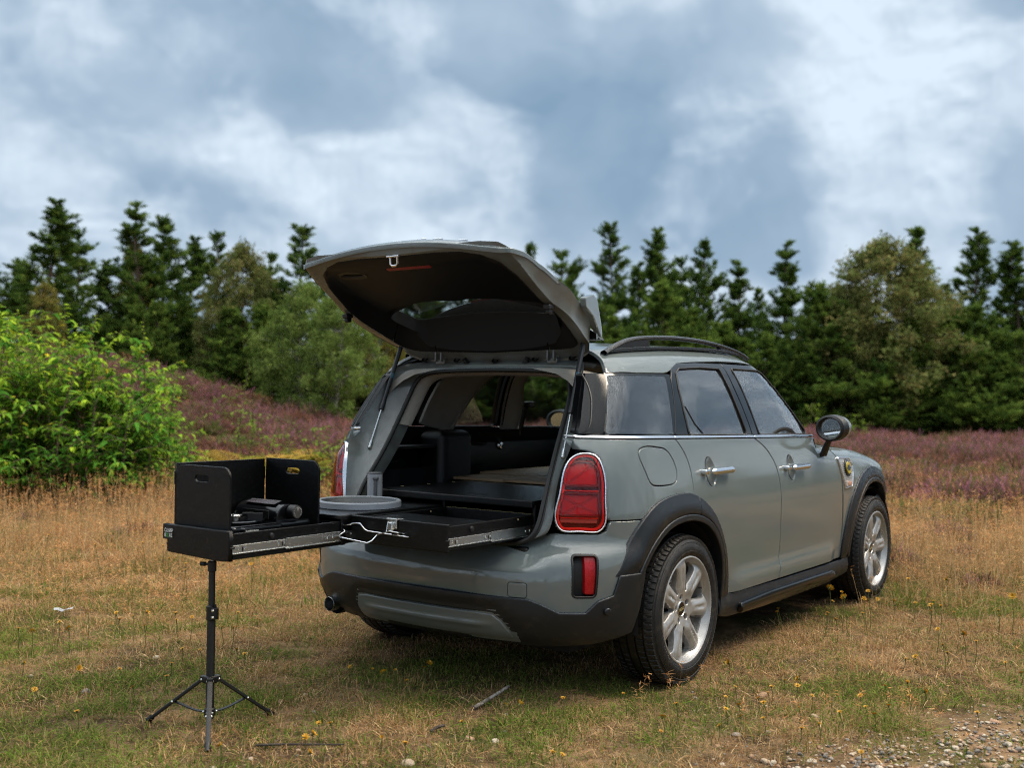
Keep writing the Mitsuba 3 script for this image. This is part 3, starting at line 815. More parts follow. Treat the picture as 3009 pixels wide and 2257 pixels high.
# --- wheels
def wheel_parts():
    tw, R0, rim = .113, .340, .236
    prof, kind = [], []
    for a in np.linspace(0, 1, 9)[:-1]:
        r = rim - .006 + (.327 - rim + .006) * a
        prof.append((-(.098 + .015 * math.sin(math.pi * min(1, a * 1.15)) - .0), r)); kind.append(0)
    xs = [-.100, -.094, -.086, -.078, -.0665, -.0655, -.0575, -.0565, -.045, -.034, -.0255, -.0245, -.0165, -.0155, 0]
    xs = xs + [-x for x in xs[::-1][1:]]
    for x in xs:
        g = any(abs(abs(x) - c) < .0041 for c in (.0615, .0205))
        r = R0 - .010 * (abs(x) / .1) ** 4 - (.008 if g else 0)
        prof.append((x, r)); kind.append(2 if abs(x) > .07 else 1 if not g else 0)
    prof += [(-x, r) for x, r in prof[:8][::-1]]; kind += [0] * 8
    nth = 72 * 8
    th = np.arange(nth) * 2 * np.pi / nth
    P = np.array(prof)
    rr = np.repeat(P[:, 1][:, None], nth, 1)
    ph_ = (np.arange(nth) % 8)[None, :]
    k = np.array(kind)[:, None]
    sh = (np.sign(P[:, 0]) * 2).astype(int)[:, None]
    rr = rr - np.where((k == 2) & ((ph_ + sh) % 8 < 1.5), .006, 0) - np.where((k == 1) & (np.abs(P[:, 0:1]) > .03) & (ph_ % 8 == 3), .004, 0)
    v = np.stack([np.repeat(P[:, 0][:, None], nth, 1), rr * np.cos(th), rr * np.sin(th)], -1).reshape(-1, 3)
    i, j = np.meshgrid(np.arange(len(P) - 1), np.arange(nth), indexing='ij')
    a, b, c, d = i * nth + j, i * nth + (j + 1) % nth, (i + 1) * nth + (j + 1) % nth, (i + 1) * nth + j
    f = np.vstack([np.stack([a, b, c], -1).reshape(-1, 3), np.stack([a, c, d], -1).reshape(-1, 3)])
    ribs = [lathe([(r, .1115 - q), (r + .002, .1128 - q), (r + .004, .1115 - q)], 96, 'x') for r, q in ((.262, .000), (.305, .003))]
    tyre = cat(mesh(v, f), *ribs)
    barrel = lathe([(.2415, .100), (.2415, .106), (.236, .108), (.231, .104), (.226, .090), (.214, .075), (.208, .0), (.214, -.09), (.236, -.10)], 96, 'x')
    holes = []
    for s in range(7):
        a0 = math.radians(90 + 360 / 7 * (s + .5))
        pts = [(.083, -.02), (.083, .02), (.105, .088), (.135, .165), (.165, .215), (.195, .235), (.208, .215), (.2125, .12), (.2125, -.12), (.208, -.215), (.195, -.235), (.165, -.215), (.135, -.165), (.105, -.088)]
        holes.append(Polygon(curve([(r * math.cos(a0 + t), r * math.sin(a0 + t)) for r, t in pts], 56, True)))
    lugs = [Point(.055 * math.cos(math.radians(90 + 72 * s)), .055 * math.sin(math.radians(90 + 72 * s))).buffer(.0125) for s in range(5)]
    disc = Point(0, 0).buffer(.226, quad_segs=32).difference(shapely.union_all(holes + lugs))

    def face(q, off):
        r, t = np.hypot(q[:, 0], q[:, 1]), np.arctan2(q[:, 1], q[:, 0])
        u = ((t - math.radians(90)) / (2 * np.pi / 7) + .5) % 1 - .5                       # from the spoke's middle
        base = np.interp(r, [0, .04, .075, .10, .15, .20, .226], [.070, .072, .080, .090, .097, .098, .092])
        hw = np.interp(r, [.06, .10, .15, .21], [.5, .36, .26, .24])
        w = np.clip(np.abs(u) / hw, 0, 1.3)
        ridge = -.013 * w ** 2 * sstep(.07, .12, r) - .010 * np.exp(-((u - .03) / .05) ** 2) * sstep(.08, .14, r) * sstep(.222, .16, r)
        return np.stack([base + ridge + off, q[:, 0], q[:, 1]], 1)
    spokes = panel(disc, face, .0075, 0, .030, .004)
    cap = lathe([(0, .0745), (.028, .0740), (.031, .0715), (.031, .06)], 40, 'x')
    ring = lathe([(.030, .0725), (.0325, .0755), (.0355, .0735), (.036, .068)], 40, 'x')
    txt = meshkit.text_mesh('MINI', .0125, .0012, bold=True)
    txt.apply_translation([-txt.bounds[:, 0].mean(), -txt.bounds[:, 1].mean(), 0])
    txt = mesh(np.stack([txt.vertices[:, 2] + .0742, txt.vertices[:, 0], txt.vertices[:, 1]], 1), txt.faces)
    bolts = cat(*[place(lathe([(0, .05), (.008, .05), (.009, .046), (.009, .02)], 12, 'x'), (0, .055 * math.cos(math.radians(90 + 72 * s)), .055 * math.sin(math.radians(90 + 72 * s)))) for s in range(5)])
    brake = cat(lathe([(.06, .02), (.145, .02), (.145, .0), (.06, .0)], 48, 'x'), rbox((-.02, .07, -.06), (.045, .15, .07), .012))
    back = lathe([(0, -.02), (.20, -.02), (.20, -.06)], 32, 'x')
    valve = rod((.075, .178, .05), (.098, .172, .052), .004, 8)
    return [('tyre', tyre, 'mat_tyre', 28), ('rim', cat(barrel, spokes), ALLOY, 30), ('hub_cap', cap, GLOSS, 30), ('hub_ring', ring, STEEL, 30), ('hub_lettering', txt, 'mat_brass_print', False), ('wheel_bolts', bolts, STEEL, 30), ('brake', brake, DISCM, 30), ('brake_shield', back, DARK, 30), ('valve', valve, STEEL, 30)]


def tyre_col(p, n, uv):
    t = fbm(p.x * 30, p.y * 30, p.z * 30, 3)
    g = noise(p.x * 400, p.y * 400, p.z * 400)
    return mix((.013, .0135, .014), (.075, .060, .043), smoothstep(.52, .78, t + .35 * (g - .5)) * .6)


plastic('tyre', proc(tyre_col), .42)
plastic('brass_print', (.55, .47, .25), .3)
WP = [(n, ply(m, ma, smooth=s)) for n, m, ma, s in wheel_parts()]
for i, (x, y, rot) in enumerate(((.792, 0, 8), (.792, 2.67, 15), (-.792, 0, 40), (-.792, 2.67, 0))):
    t = numbered(CAR + '__wheel')
    labels[t] = {'label': ('right rear', 'right front', 'left rear', 'left front')[i] + ' wheel with seven spoke alloy rim'}
    M = T().translate([x, y, .335]) @ (T().rotate([0, 0, 1], 180) if x < 0 else T()) @ T().rotate([1, 0, 0], rot)
    for n, sh in WP:
        obj(n, sh, None, t, move=M)

# --- handles, mirrors, badge, roof rails
for par, y0, z0 in ((RD, .264, .947), (FD, 1.254, .923)):
    bar = trimesh.util.concatenate([place(trimesh.creation.capsule(height=.20, radius=.5, count=[16, 20]), (0, 0, -.10))])
    cap_ = trimesh.creation.capsule(height=.085, radius=.0165, count=[20, 20])
    cap_.apply_translation([0, 0, -.0425])
    cap_ = place(cap_, (0, 0, 0), rx=90)
    cap_.vertices[:, 1] *= 2.05
    q = SIDE(np.array([[y0, z0]]), np.array([0.0]))[0]
    h = cap_.copy(); h.apply_translation(q + [.030, 0, 0])
    foot = [rbox(q + [-.01, s - .022, -.012], q + [.03, s + .022, .012], .008) for s in (-.07, .07)]
    bowl = affinity.scale(Point(0, 0).buffer(1, quad_segs=24), .0515, .0675, origin=(0, 0))

    def bowl_map(p, off, y0=y0, z0=z0):
        r2 = np.clip((p[:, 0] / .050) ** 2 + (p[:, 1] / .066) ** 2, 0, 1)
        return SIDE(p + [y0 + .012, z0 - .003], .0005 - .024 * (1 - r2) ** .8)
    bowl_m = panel(bowl, bowl_map, .008, 0, 0, 0)
    for sg in (0, 1):
        p = par + ('_001' if sg else '')
        fx = mirror if sg else (lambda m: m)
        obj('handle', fx(cat(h, *foot)), CHROME, p)
        obj('handle_recess', fx(bowl_m), PAINT, p)

c = np.array([.935, 1.70, 1.130])
el = lambda a, b, n=40: np.stack([a * np.cos(np.linspace(0, 2 * np.pi, n, endpoint=False)), b * np.sin(np.linspace(0, 2 * np.pi, n, endpoint=False))], 1)
rowsm = []
for s, k in ((-.010, .93), (0, 1.0), (.012, 1.01), (.05, 1.0), (.085, .93), (.115, .80), (.135, .60), (.146, .32), (.149, .02)):
    e = el(.092 * k, .076 * k)
    rowsm.append(np.stack([e[:, 0], np.full(40, s), e[:, 1]], 1))
house = loft(rowsm[3:])
bez = cat(loft([np.stack([q[:, 0], np.full(40, s), q[:, 1]], 1) for q, s in ((el(.064, .053), .014), (el(.067, .056), -.002), (el(.078, .065), -.012), (el(.092, .076), -.004), (el(.0925, .0765), .02), (el(.092, .076), .052))], flip=False))
glass_m = panel(Polygon(el(.068, .057)), lambda q, off: np.stack([q[:, 0], np.full(len(q), .010), q[:, 1]], 1), .05, 0, 0, 0)
armpts = curve([(.868, 1.765, .965), (.885, 1.758, 1.0), (.905, 1.745, 1.04), (.925, 1.735, 1.075)], 12)
arm = loft([np.stack([p[0] + .030 * k * np.cos(ang[::2]) * .75, p[1] + .036 * k * np.sin(ang[::2]), np.full(16, p[2])], 1) for p, k in zip(armpts, np.linspace(.95, .72, 12))])
tilt = dict(rz=-11, rx=2)
for sg in (0, 1):
    t = numbered(CAR + '__side_mirror')
    fx = mirror if sg else (lambda m: m)
    for nm, m, ma in (('mirror_housing', place(house, c, **tilt), PAINT), ('mirror_bezel', place(bez, c, **tilt), BLACKP), ('mirror_glass', place(glass_m, c, **tilt), MIRROR), ('mirror_arm', arm, BLACKP)):
        obj(nm, fx(m), ma, t)

bd = rounded(Polygon([(1.992, .952), (2.200, .944), (2.243, .895), (2.238, .850), (2.20, .765), (2.065, .757)]), .012)
plate = panel(bd, SIDE, .015, .003, .012, .002)
slats = cat(*[panel(LineString([(2.0, z), (2.22, z - .004)]).buffer(.0028).intersection(bd.buffer(-.012)), SIDE, .02, .006, .008, .0015) for z in np.arange(.79, .926, .0115)])
rim_b = panel(bd.difference(bd.buffer(-.008)), SIDE, .01, .009, .012, .003)
ctr = (2.135, .882)
plug = [panel(Point(ctr).buffer(.052), SIDE, .012, .013, .014, .004), panel(Point(ctr).buffer(.038), SIDE, .012, .018, .01, .004)]
bolt_glyph = panel(Polygon([(2.108, .868), (2.150, .868), (2.143, .878), (2.165, .878), (2.163, .888), (2.141, .888), (2.152, .900), (2.110, .900), (2.118, .888), (2.100, .888), (2.102, .878), (2.116, .878)]), SIDE, .012, .0205, .004, 0)
marker = panel(rounded(sbox(2.08, .770, 2.185, .806), .008), SIDE, .012, .010, .01, .003)
mark_in = panel(rounded(sbox(2.105, .778, 2.165, .798), .006), SIDE, .012, .013, .01, .002)
for sg in (0, 1):
    t = numbered(CAR + '__side_badge')
    fx = mirror if sg else (lambda m: m)
    for nm, m, ma in (('badge_plate', cat(plate, slats), ALLOY), ('badge_rim', rim_b, CHROME), ('badge_ring', plug[0], GLOSS), ('badge_disc', plug[1], YELLOW), ('badge_symbol', bolt_glyph, GLOSS), ('side_marker', marker, CLEARW), ('side_marker_bulb', mark_in, AMBER)):
        obj(nm, fx(m), ma, t)

RX = .585
railtop = curve([(RX, -.24, 1.500), (RX, -.16, 1.530), (RX, -.05, 1.562), (RX, .15, 1.588), (RX, .50, 1.602), (RX, .85, 1.594), (RX, 1.08, 1.575), (RX, 1.25, 1.548), (RX, 1.315, 1.530)], 50)
def bar_loft(path, w, h):
    n = 10
    a = np.arange(n) * 2 * np.pi / n
    return loft([np.stack([p[0] + w * np.cos(a), np.full(n, p[1]), p[2] - h + h * np.sin(a)], 1) for p in path])
railtop_m = bar_loft(railtop, .018, .012)
zr = lambda y: np.interp(y, railtop[:, 1], railtop[:, 2])
roofz = lambda y: ROOF(y) - .11 * RX ** 2 - .004
foot1 = Polygon([(y, zr(y) - .014) for y in np.linspace(-.22, .16, 14)] + [(.17, roofz(.17)), (-.22, roofz(-.22))])
foot2 = Polygon([(y, zr(y) - .014) for y in np.linspace(.93, 1.30, 12)] + [(1.30, roofz(1.3)), (.98, roofz(.98))])
base = Polygon([(y, roofz(y) + .016) for y in np.linspace(-.2, 1.27, 20)] + [(y, roofz(y)) for y in np.linspace(1.27, -.2, 20)])
def slab(poly, x, w):
    m = panel(poly, lambda q, off: np.stack([x + w + off * 1.0, q[:, 0], q[:, 1]], 1) if np.isscalar(off) else np.stack([x + w + off, q[:, 0], q[:, 1]], 1), .06, 0, 2 * w, .003)
    back = panel(poly, lambda q, off: np.stack([np.full(len(q), x - w), q[:, 0], q[:, 1]], 1), .06, 0, 0, 0, flip=True)
    return cat(m, back)
for sg in (0, 1):
    t = numbered(CAR + '__roof_rail')
    fx = mirror if sg else (lambda m: m)
    for nm, m, ma in (('rail_bar', railtop_m, CLAD), ('rail_foot', slab(foot1.buffer(0), RX, .012), BLACKP), ('rail_foot', slab(foot2.buffer(0), RX, .012), BLACKP), ('rail_base', slab(base, RX, .014), CLAD)):
        obj(nm, fx(m), ma, t)
# ------------------------------------------------------------------ the tailgate, built shut and swung up about its hinges
RH = table([.70, .735, .78, .85, .95, 1.05, 1.13, 1.25, 1.38, 1.47, 1.5], [-.795, -.810, -.822, -.824, -.800, -.742, -.675, -.597, -.512, -.45, -.42])
yout = lambda x, z: RH(z) + np.interp(z, [.78, .95, 1.05, 1.13], [.20, .30, .29, .22]) * x ** 2
yin = lambda x, z: np.interp(z, [.70, .745, .79, .87, 1.02, 1.28, 1.40, 1.45], [-.768, -.760, -.715, -.645, -.525, -.375, -.312, -.250]) - .02 * np.abs(x)
HY, HZ = -.25, 1.447


def swing(m):
    return place(place(m, (0, -HY, -HZ)), (0, HY, HZ), rx=0) if False else _swing(m)


def _swing(m):
    m = m.copy()
    a = math.radians(-84)
    v = np.asarray(m.vertices) - [0, HY, HZ]
    c, s = math.cos(a), math.sin(a)
    m.vertices = np.stack([v[:, 0], v[:, 1] * c - v[:, 2] * s + HY, v[:, 1] * s + v[:, 2] * c + HZ], 1)
    return m


def pt_swing(p):
    return np.asarray(_swing(mesh([p, p, p], [[0, 1, 2]])).vertices)[0]


H_OUT = [(0, .733), (.30, .734), (.46, .738), (.555, .750), (.590, .775), (.602, .83), (.605, .95), (.613, 1.03), (.626, 1.10), (.630, 1.15), (.612, 1.25), (.580, 1.375), (.545, 1.425), (.48, 1.446), (.30, 1.453), (0, 1.455)]
hatch = rounded(mirrored_poly(H_OUT), .03)
win = rounded(mirrored_poly([(0, 1.150), (.09, 1.137), (.25, 1.150), (.42, 1.195), (.478, 1.225), (.475, 1.26), (.425, 1.362), (.38, 1.378), (.2, 1.388), (0, 1.391)]), .02)
trim = rounded(mirrored_poly([(0, .748), (.22, .750), (.35, .758), (.44, .778), (.505, .815), (.54, .88), (.553, .96), (.565, 1.05), (.570, 1.10), (.568, 1.15), (.546, 1.27), (.513, 1.365), (.47, 1.396), (.40, 1.402), (0, 1.404)]), .03)
clear = win.buffer(.02)
glass_o = hatch.intersection(sbox(-1, 1.088, 1, 1.43)).buffer(-.004)
TG = CAR + '__tailgate'
labels[TG] = {'label': 'open tailgate, black lining underneath'}
m_out = lambda q, off: np.stack([q[:, 0], yout(q[:, 0], q[:, 1]) - off, q[:, 1]], 1)


def m_in(q, off):
    return np.stack([q[:, 0], yin(q[:, 0], q[:, 1]) + off, q[:, 1]], 1)


inpanel = lambda poly, *a, **k: panel(poly, m_in, *a, flip=True, **k)
obj('outer_skin', _swing(panel(hatch.intersection(sbox(-1, .7, 1, 1.085)), m_out, (.05, .03), 0, .02, .004)), PAINT, TG)
obj('glass', _swing(panel(clear, m_out, .05, -.004, 0, 0)), GLASS_HATCH, TG, smooth=True)
obj('glass_border', _swing(panel(glass_o.difference(clear.buffer(-.012)), m_out, .04, 0, .010, .002)), GLOSS, TG)
edge = resample(np.array(hatch.exterior.coords)[:-1], 220, True)
rows = []
for t in np.linspace(0, 1, 7):
    a, b = yout(edge[:, 0], edge[:, 1]) + .006, yin(edge[:, 0], edge[:, 1])
    shrink = 1 - .018 * math.sin(math.pi * .5 * t)
    cx, cz = 0, 1.08
    rows.append(np.stack([edge[:, 0] * shrink, a * (1 - t) + b * t, cz + (edge[:, 1] - cz) * shrink], 1))
obj('edge', _swing(loft(rows, flip=False)), PAINT_IN, TG)
frame_p = affinity.scale(hatch, .982, .982, origin=(0, 1.08)).difference(trim.buffer(-.004))
obj('inner_frame', _swing(inpanel(frame_p, .03, lambda q: .006 * sstep(0, .03, shapely.distance(shapely.points(q), frame_p.boundary)), .02, .005)), PAINT_IN, TG)
trim_lo = trim.intersection(sbox(-1, .7, 1, 1.30)).difference(win.buffer(.004))
def bulge(q):          # how deep the lining lies behind the frame's plane
    g = shapely.points(q)
    y = np.interp(q[:, 1], [.745, .800, .818, 1.137, 1.21, 1.383, 1.404], [-.756, -.716, -.713, -.557, -.520, -.424, -.345])
    w = sstep(0, .055, np.where(q[:, 1] < .80, .055, shapely.distance(g, trim.exterior)))
    return .008 * (1 - w) + np.maximum((y - yin(q[:, 0], q[:, 1])) * w, yout(q[:, 0], q[:, 1]) - yin(q[:, 0], q[:, 1]) + .03)


grab = affinity.scale(Point(-.36, .86).buffer(1), .075, .024, origin=(-.36, .86))
strip_r = rounded(sbox(-.125, .824, .125, .842), .005)
join = [sbox(-1, .7, -.335, 1.6), sbox(-.3345, .7, .3345, 1.6), sbox(.335, .7, 1, 1.6)]
obj('lining', _swing(inpanel(trim.intersection(sbox(-1, .7, 1, 1.30)).difference(win.buffer(.004)).difference(grab).difference(strip_r), .022, bulge, .02, .008)), TRIMP, TG)
for j in join:
    obj('lining_upper', _swing(inpanel(trim.intersection(sbox(-1, 1.301, 1, 1.5)).difference(win.buffer(.004)).intersection(j), .022, bulge, .02, .004)), TRIMP, TG)
wl = resample(np.array(win.buffer(.004).exterior.coords)[:-1], 140, True)
b0 = bulge(wl)
tun = [np.stack([wl[:, 0], yin(wl[:, 0], wl[:, 1]) + b0 - .004, wl[:, 1]], 1), np.stack([wl[:, 0] * .985, (yin(wl[:, 0], wl[:, 1]) + yout(wl[:, 0], wl[:, 1])) / 2, wl[:, 1]], 1), np.stack([wl[:, 0], yout(wl[:, 0], wl[:, 1]) + .008, wl[:, 1]], 1)]
obj('window_surround', _swing(loft(tun)), TRIMP, TG)
obj('grab_recess', _swing(cat(inpanel(grab.buffer(.004), .012, lambda q: bulge(q) - .012, 0, 0), inpanel(grab.buffer(.010).difference(grab.buffer(-.004)), .012, lambda q: bulge(q) + .003, .01, .004))), BLACKP, TG)
obj('warning_reflector', _swing(inpanel(strip_r, .02, lambda q: bulge(q) + .002, .01, .002)), plastic('warning_red', (.45, .015, .02), .2), TG)
latch = [(-.020, yin(0, .745) + .005, .742), (-.020, yin(0, .745) + .036, .742), (-.012, yin(0, .745) + .043, .742), (.012, yin(0, .745) + .043, .742), (.020, yin(0, .745) + .036, .742), (.020, yin(0, .745) + .005, .742)]
obj('latch_loop', _swing(cat(tube(latch, .0055, 8), rbox((-.035, yin(0, .745), .730), (.035, yin(0, .745) + .008, .756), .003))), CHROME, TG)
for s in (-1, 1):
    o = np.array([s * .583, yin(.583, 1.04) + .012, 1.04])
    obj('buffer', _swing(cat(rbox(o - [.016, .008, .022], o + [.016, .014, .022], .004), rbox(o + [-.011, .012, -.016], o + [.011, .034, .016], .006))), BLACKP, TG)
for x in (-.44, -.235, .0, .235, .44):
    o = np.array([x, yin(x, 1.432) + .009, 1.424])
    obj('plug', _swing(place(lathe([(0, .006), (.009, .006), (.011, .002), (.016, .003), (.017, -.004)], 18), o, rx=-52)), BLACKP, TG)
for s in (-1, 1):
    p = curve([(s * .19, yin(.19, 1.425) + .01, 1.425), (s * .165, yin(.16, 1.43) + .035, 1.432), (s * .10, yin(.1, 1.44) + .035, 1.452), (s * .04, yin(.04, 1.45) + .02, 1.470)], 60)
    obj('cable_bellows', _swing(tube(p, .0115 + .0025 * np.sin(np.arange(60) * 1.7), 10)), RUBBER, TG)
    o = pt_swing((s * .335, -.275, 1.44))
    h = cat(rbox((s * .335 - .028, -.285, 1.440), (s * .335 + .028, -.235, 1.468), .006), rbox((s * .335 - .022, -.30, 1.455), (s * .335 - .012, -.25, 1.505), .003), rbox((s * .335 + .012, -.30, 1.455), (s * .335 + .022, -.25, 1.505), .003), place(rod((-.034, 0, 0), (.034, 0, 0), .008), (s * .335, -.272, 1.475)))
    obj('hinge', h, PAINT_IN, TG)


def spoiler_row(x):
    d = .105 * x * x
    tip = -.560 + .52 * x * x
    mid_ = (tip - .345) / 2
    return np.stack([np.full(8, x), [-.345, mid_, tip + .02, tip, tip + .003, tip + .03, mid_, -.355], np.array([1.508, 1.490, 1.462, 1.450, 1.440, 1.440, 1.462, 1.470]) - d], 1)


sr = [spoiler_row(x) for x in np.linspace(-.585, .585, 33)]
caps = [mesh(r, [[0, 1, 7], [1, 6, 7], [1, 2, 6], [2, 5, 6], [2, 3, 5], [3, 4, 5]]) for r in (sr[0], sr[-1])]
caps[0].invert()
side_pl = rounded(Polygon([(-.325, 1.462), (-.40, 1.468), (-.53, 1.415), (-.555, 1.36), (-.545, 1.235), (-.50, 1.235), (-.455, 1.34), (-.36, 1.44)]), .012)
plates = [cat(*[mirror(k) if s < 0 else k for k in [panel(side_pl, lambda q, off: np.stack([.645 - .28 * (q[:, 1] - 1.235) + off, q[:, 0], q[:, 1]], 1), .04, 0, .028, .006), panel(side_pl, lambda q, off: np.stack([.617 - .28 * (q[:, 1] - 1.235) + off, q[:, 0], q[:, 1]], 1), .04, 0, 0, 0, flip=True)]]) for s in (1, -1)]
obj('spoiler', _swing(cat(loft([q[:5] for q in sr], closed=False, flip=True), *caps)), PAINT, TG, smooth=50)
obj('spoiler_underside', _swing(loft([np.vstack([q[4:], q[:1]]) for q in sr], closed=False, flip=True)), BLACKP, TG, smooth=50)
for p in plates:
    obj('spoiler_fin', _swing(p), PAINT, TG)
bl = [[np.array([x, -.559 + .52 * x * x + a, 1.445 + b - .105 * x * x]) for x in np.linspace(-.15, .15, 15)] for a, b in ((-.004, -.006), (-.004, .006), (.012, .008), (.012, -.010))]
obj('brake_lamp', _swing(loft(bl, closed=False)), RED_GLOW, TG)
for k in range(6):
    x = -.30 + .115 * k + .02 * (k % 2)
    o = m_out(np.array([[x, .865 - .004 * k]]), np.array([0.0]))[0]
    obj('skin_trim', _swing(rbox(o - [.022, .006, .010], o + [.022, .004, .010], .003)), CHROME, TG)

for s in (1, -1):
    t = numbered(CAR + '__gas_strut')
    a, b = np.array([s * .540, -.335, 1.550]), np.array([s * .566, -.535, 1.030])
    d = b - a
    obj('strut_tube', cat(tube([a + d * .02, a + d * .03, a + d * .57, a + d * .575, a + d * .645, a + d * .65], [.006, .0115, .0115, .0135, .0135, .006], 12)), STRUTM, t)
    obj('strut_band', tube([a + d * .30, a + d * .345], .0122, 12), plastic('blue_label', (.04, .16, .24), .3) if s > 0 else 'mat_blue_label', t)
    obj('strut_rod', rod(a + d * .64, b - d * .03, .0045), STEEL, t)
    obj('strut_end', cat(place(trimesh.creation.icosphere(2, .011), a), place(trimesh.creation.icosphere(2, .010), b), rod(b - d * .06, b, .008)), STEEL, t)

# ------------------------------------------------------------------ the boot kitchen
K = thing('boot_kitchen', 'black plywood boot box with its drawers pulled out over the bumper', 'camping kitchen')


def board(name, lo, hi, m=BOARD, parent=K, r=.003, label=None):
    return obj(name, rbox(lo, hi, r), m, parent, label=label)


board('deck', (-.47, -.600, .820), (.462, .10, .838), BOARD_TOP)
board('deck_edge', (-.47, -.612, .806), (.462, -.6005, .8385), BOARD, r=.006)
board('side_board', (.452, -.595, .636), (.468, .10, .8195))
board('side_board', (-.476, -.595, .636), (-.46, .10, .8195))
board('divider', (-.062, -.580, .640), (-.048, .10, .8195))
board('base_board', (-.46, -.57, .628), (.452, .10, .640))
board('back_board', (-.46, .088, .64), (.452, .10, .8195))
board('deck_plate', (.02, -.52, .8382), (.13, -.485, .8395), BLACKP, r=.0005)
for x, y in ((-.455, -.42), (-.445, -.42), (-.455, -.22), (-.445, -.22), (-.455, -.02), (-.445, -.02)):
    obj('screw', place(lathe([(0, .0025), (.0035, .002), (.0045, 0)], 10), (x - .0, y, .838)), 'mat_brass_print', K)


def rail(parent, x, y0, y1, z, s=1):
    """A telescopic drawer slide on the +x face: outer, middle and inner members with their lips."""
    ym = (y0 + y1) / 2 - .02
    def member(a, b, h, d, k):
        z0 = z - h / 2
        return cat(bbox((x + d, a, z0 + .004), (x + d + .0014, b, z0 + h - .004)), rbox((x + d, a, z0), (x + d + .008 - k, b, z0 + .004), .0015), rbox((x + d, a, z0 + h - .004), (x + d + .008 - k, b, z0 + h), .0015))
    t = parent + '__slide_rail'
    t = numbered(t)
    inner = member(y0, ym + .02, .034, .0, .002)
    mid = member(ym, y1, .043, .0035, .0)
    bits = [place(lathe([(0, .004), (.004, .0035), (.0055, 0)], 12, 'x'), (x + .0014, y0 + dy, z + dz)) for dy, dz in ((.03, .004), (.06, .002), (ym - y0 - .03, .002), (ym - y0 + .0, .003))]
    bits += [place(lathe([(0, .0085), (.004, .008), (.0055, .005)], 12, 'x'), (x, y1 - dy, z)) for dy in (.04, .07)]
    tab = rbox((x, y0 - .012, z + .004), (x + .010, y0 + .006, z + .012), .002)
    slots = [bbox((x + .0015, y0 + dy, z - .008), (x + .0022, y0 + dy + .006, z + .008)) for dy in (.045, ym - y0 - .015)]
    obj('slide_rail' if False else t.rpartition('__')[2], cat(inner, mid, *bits), STEEL, parent)
    obj('slide_slot', cat(tab, *slots), BLACKP, parent)


DR = K + '__drawer'
board('front_panel', (-.060, -1.178, .674), (.458, -1.160, .785), BOARD, DR, .005)
board('side_wall', (.440, -1.160, .680), (.452, -.575, .776), BOARD, DR)
board('side_wall', (-.046, -1.160, .680), (-.034, -.575, .776), BOARD, DR)
board('back_wall', (-.034, -.587, .680), (.440, -.575, .778), BOARD, DR)
board('bottom', (-.034, -1.160, .682), (.440, -.587, .690), BOARD, DR)
board('lid_board', (-.033, -1.159, .762), (.439, -.87, .772), BOARD_TOP, DR)
board('back_edge', (-.034, -.5865, .7784), (.440, -.5755, .7792), 'mat_brass_print', DR, .0003)
rail(DR, .4525, -1.172, -.580, .712)
obj('door_stop', place(lathe([(0, .010), (.009, .009), (.011, .004), (.011, 0)], 16, 'x'), (.452, -1.02, .755)), RUBBER, DR)
for x, y in ((.446, -.70), (-.03, -.70), (.1, -.581)):
    obj('drawer_screw', place(lathe([(0, .002), (.003, .0015), (.004, 0)], 10, 'x'), (.452 if x > .4 else x, y, .765)), 'mat_brass_print', DR)
wire = [(-.050, -1.181, .762), (-.052, -1.225, .760), (-.050, -1.262, .7575), (-.005, -1.275, .768), (.028, -1.270, .770), (.036, -1.225, .742), (.06, -1.20, .738), (.14, -1.185, .738), (.20, -1.183, .738)]
wire = [(.255, -1.184, .735), (.255, -1.235, .742), (.225, -1.252, .748), (.125, -1.215, .722), (.120, -1.240, .7), (.105, -1.252, .690), (-.030, -1.262, .702), (-.058, -1.250, .705), (-.045, -1.225, .722), (-.075, -1.215, .742), (.000, -1.212, .758), (.020, -1.205, .758), (.035, -1.195, .735), (.05, -1.19, .728), (.27, -1.19, .722)]
obj('wire_holder', tube(np.array(wire), .0026, 8), CHROME, DR)
obj('latch', cat(rbox((.155, -1.190, .748), (.205, -1.1785, .790), .003), rbox((.152, -1.192, .784), (.208, -1.150, .789), .002), rbox((.163, -1.202, .742), (.197, -1.190, .775), .006), tube([(.168, -1.200, .776), (.168, -1.208, .738), (.192, -1.208, .738), (.192, -1.200, .776)], .003, 6)), STEEL, DR)

SB = K + '__sink_drawer'
hole = Point(-.275, -.905).buffer(.158, quad_segs=24)
top = sbox(-.468, -1.232, -.066, -.52).difference(hole)
obj('top_board', panel(rounded(top, .001), lambda q, off: np.stack([q[:, 0], q[:, 1], .786 + off], 1), .06, 0, .014, .004), BOARD_TOP, SB)
board('side_wall', (-.080, -1.228, .668), (-.067, -.52, .7717), BOARD, SB)
board('side_wall', (-.466, -1.228, .668), (-.453, -.52, .7717), BOARD, SB)
board('bottom', (-.453, -1.228, .668), (-.080, -.52, .676), BOARD, SB)
board('end_frame', (-.0665, -1.232, .664), (-.060, -1.205, .7715), BOARD, SB, .002)
board('inner_edge', (-.095, -1.20, .752), (-.0805, -1.19, .770), PLY_EDGE, SB, .001)

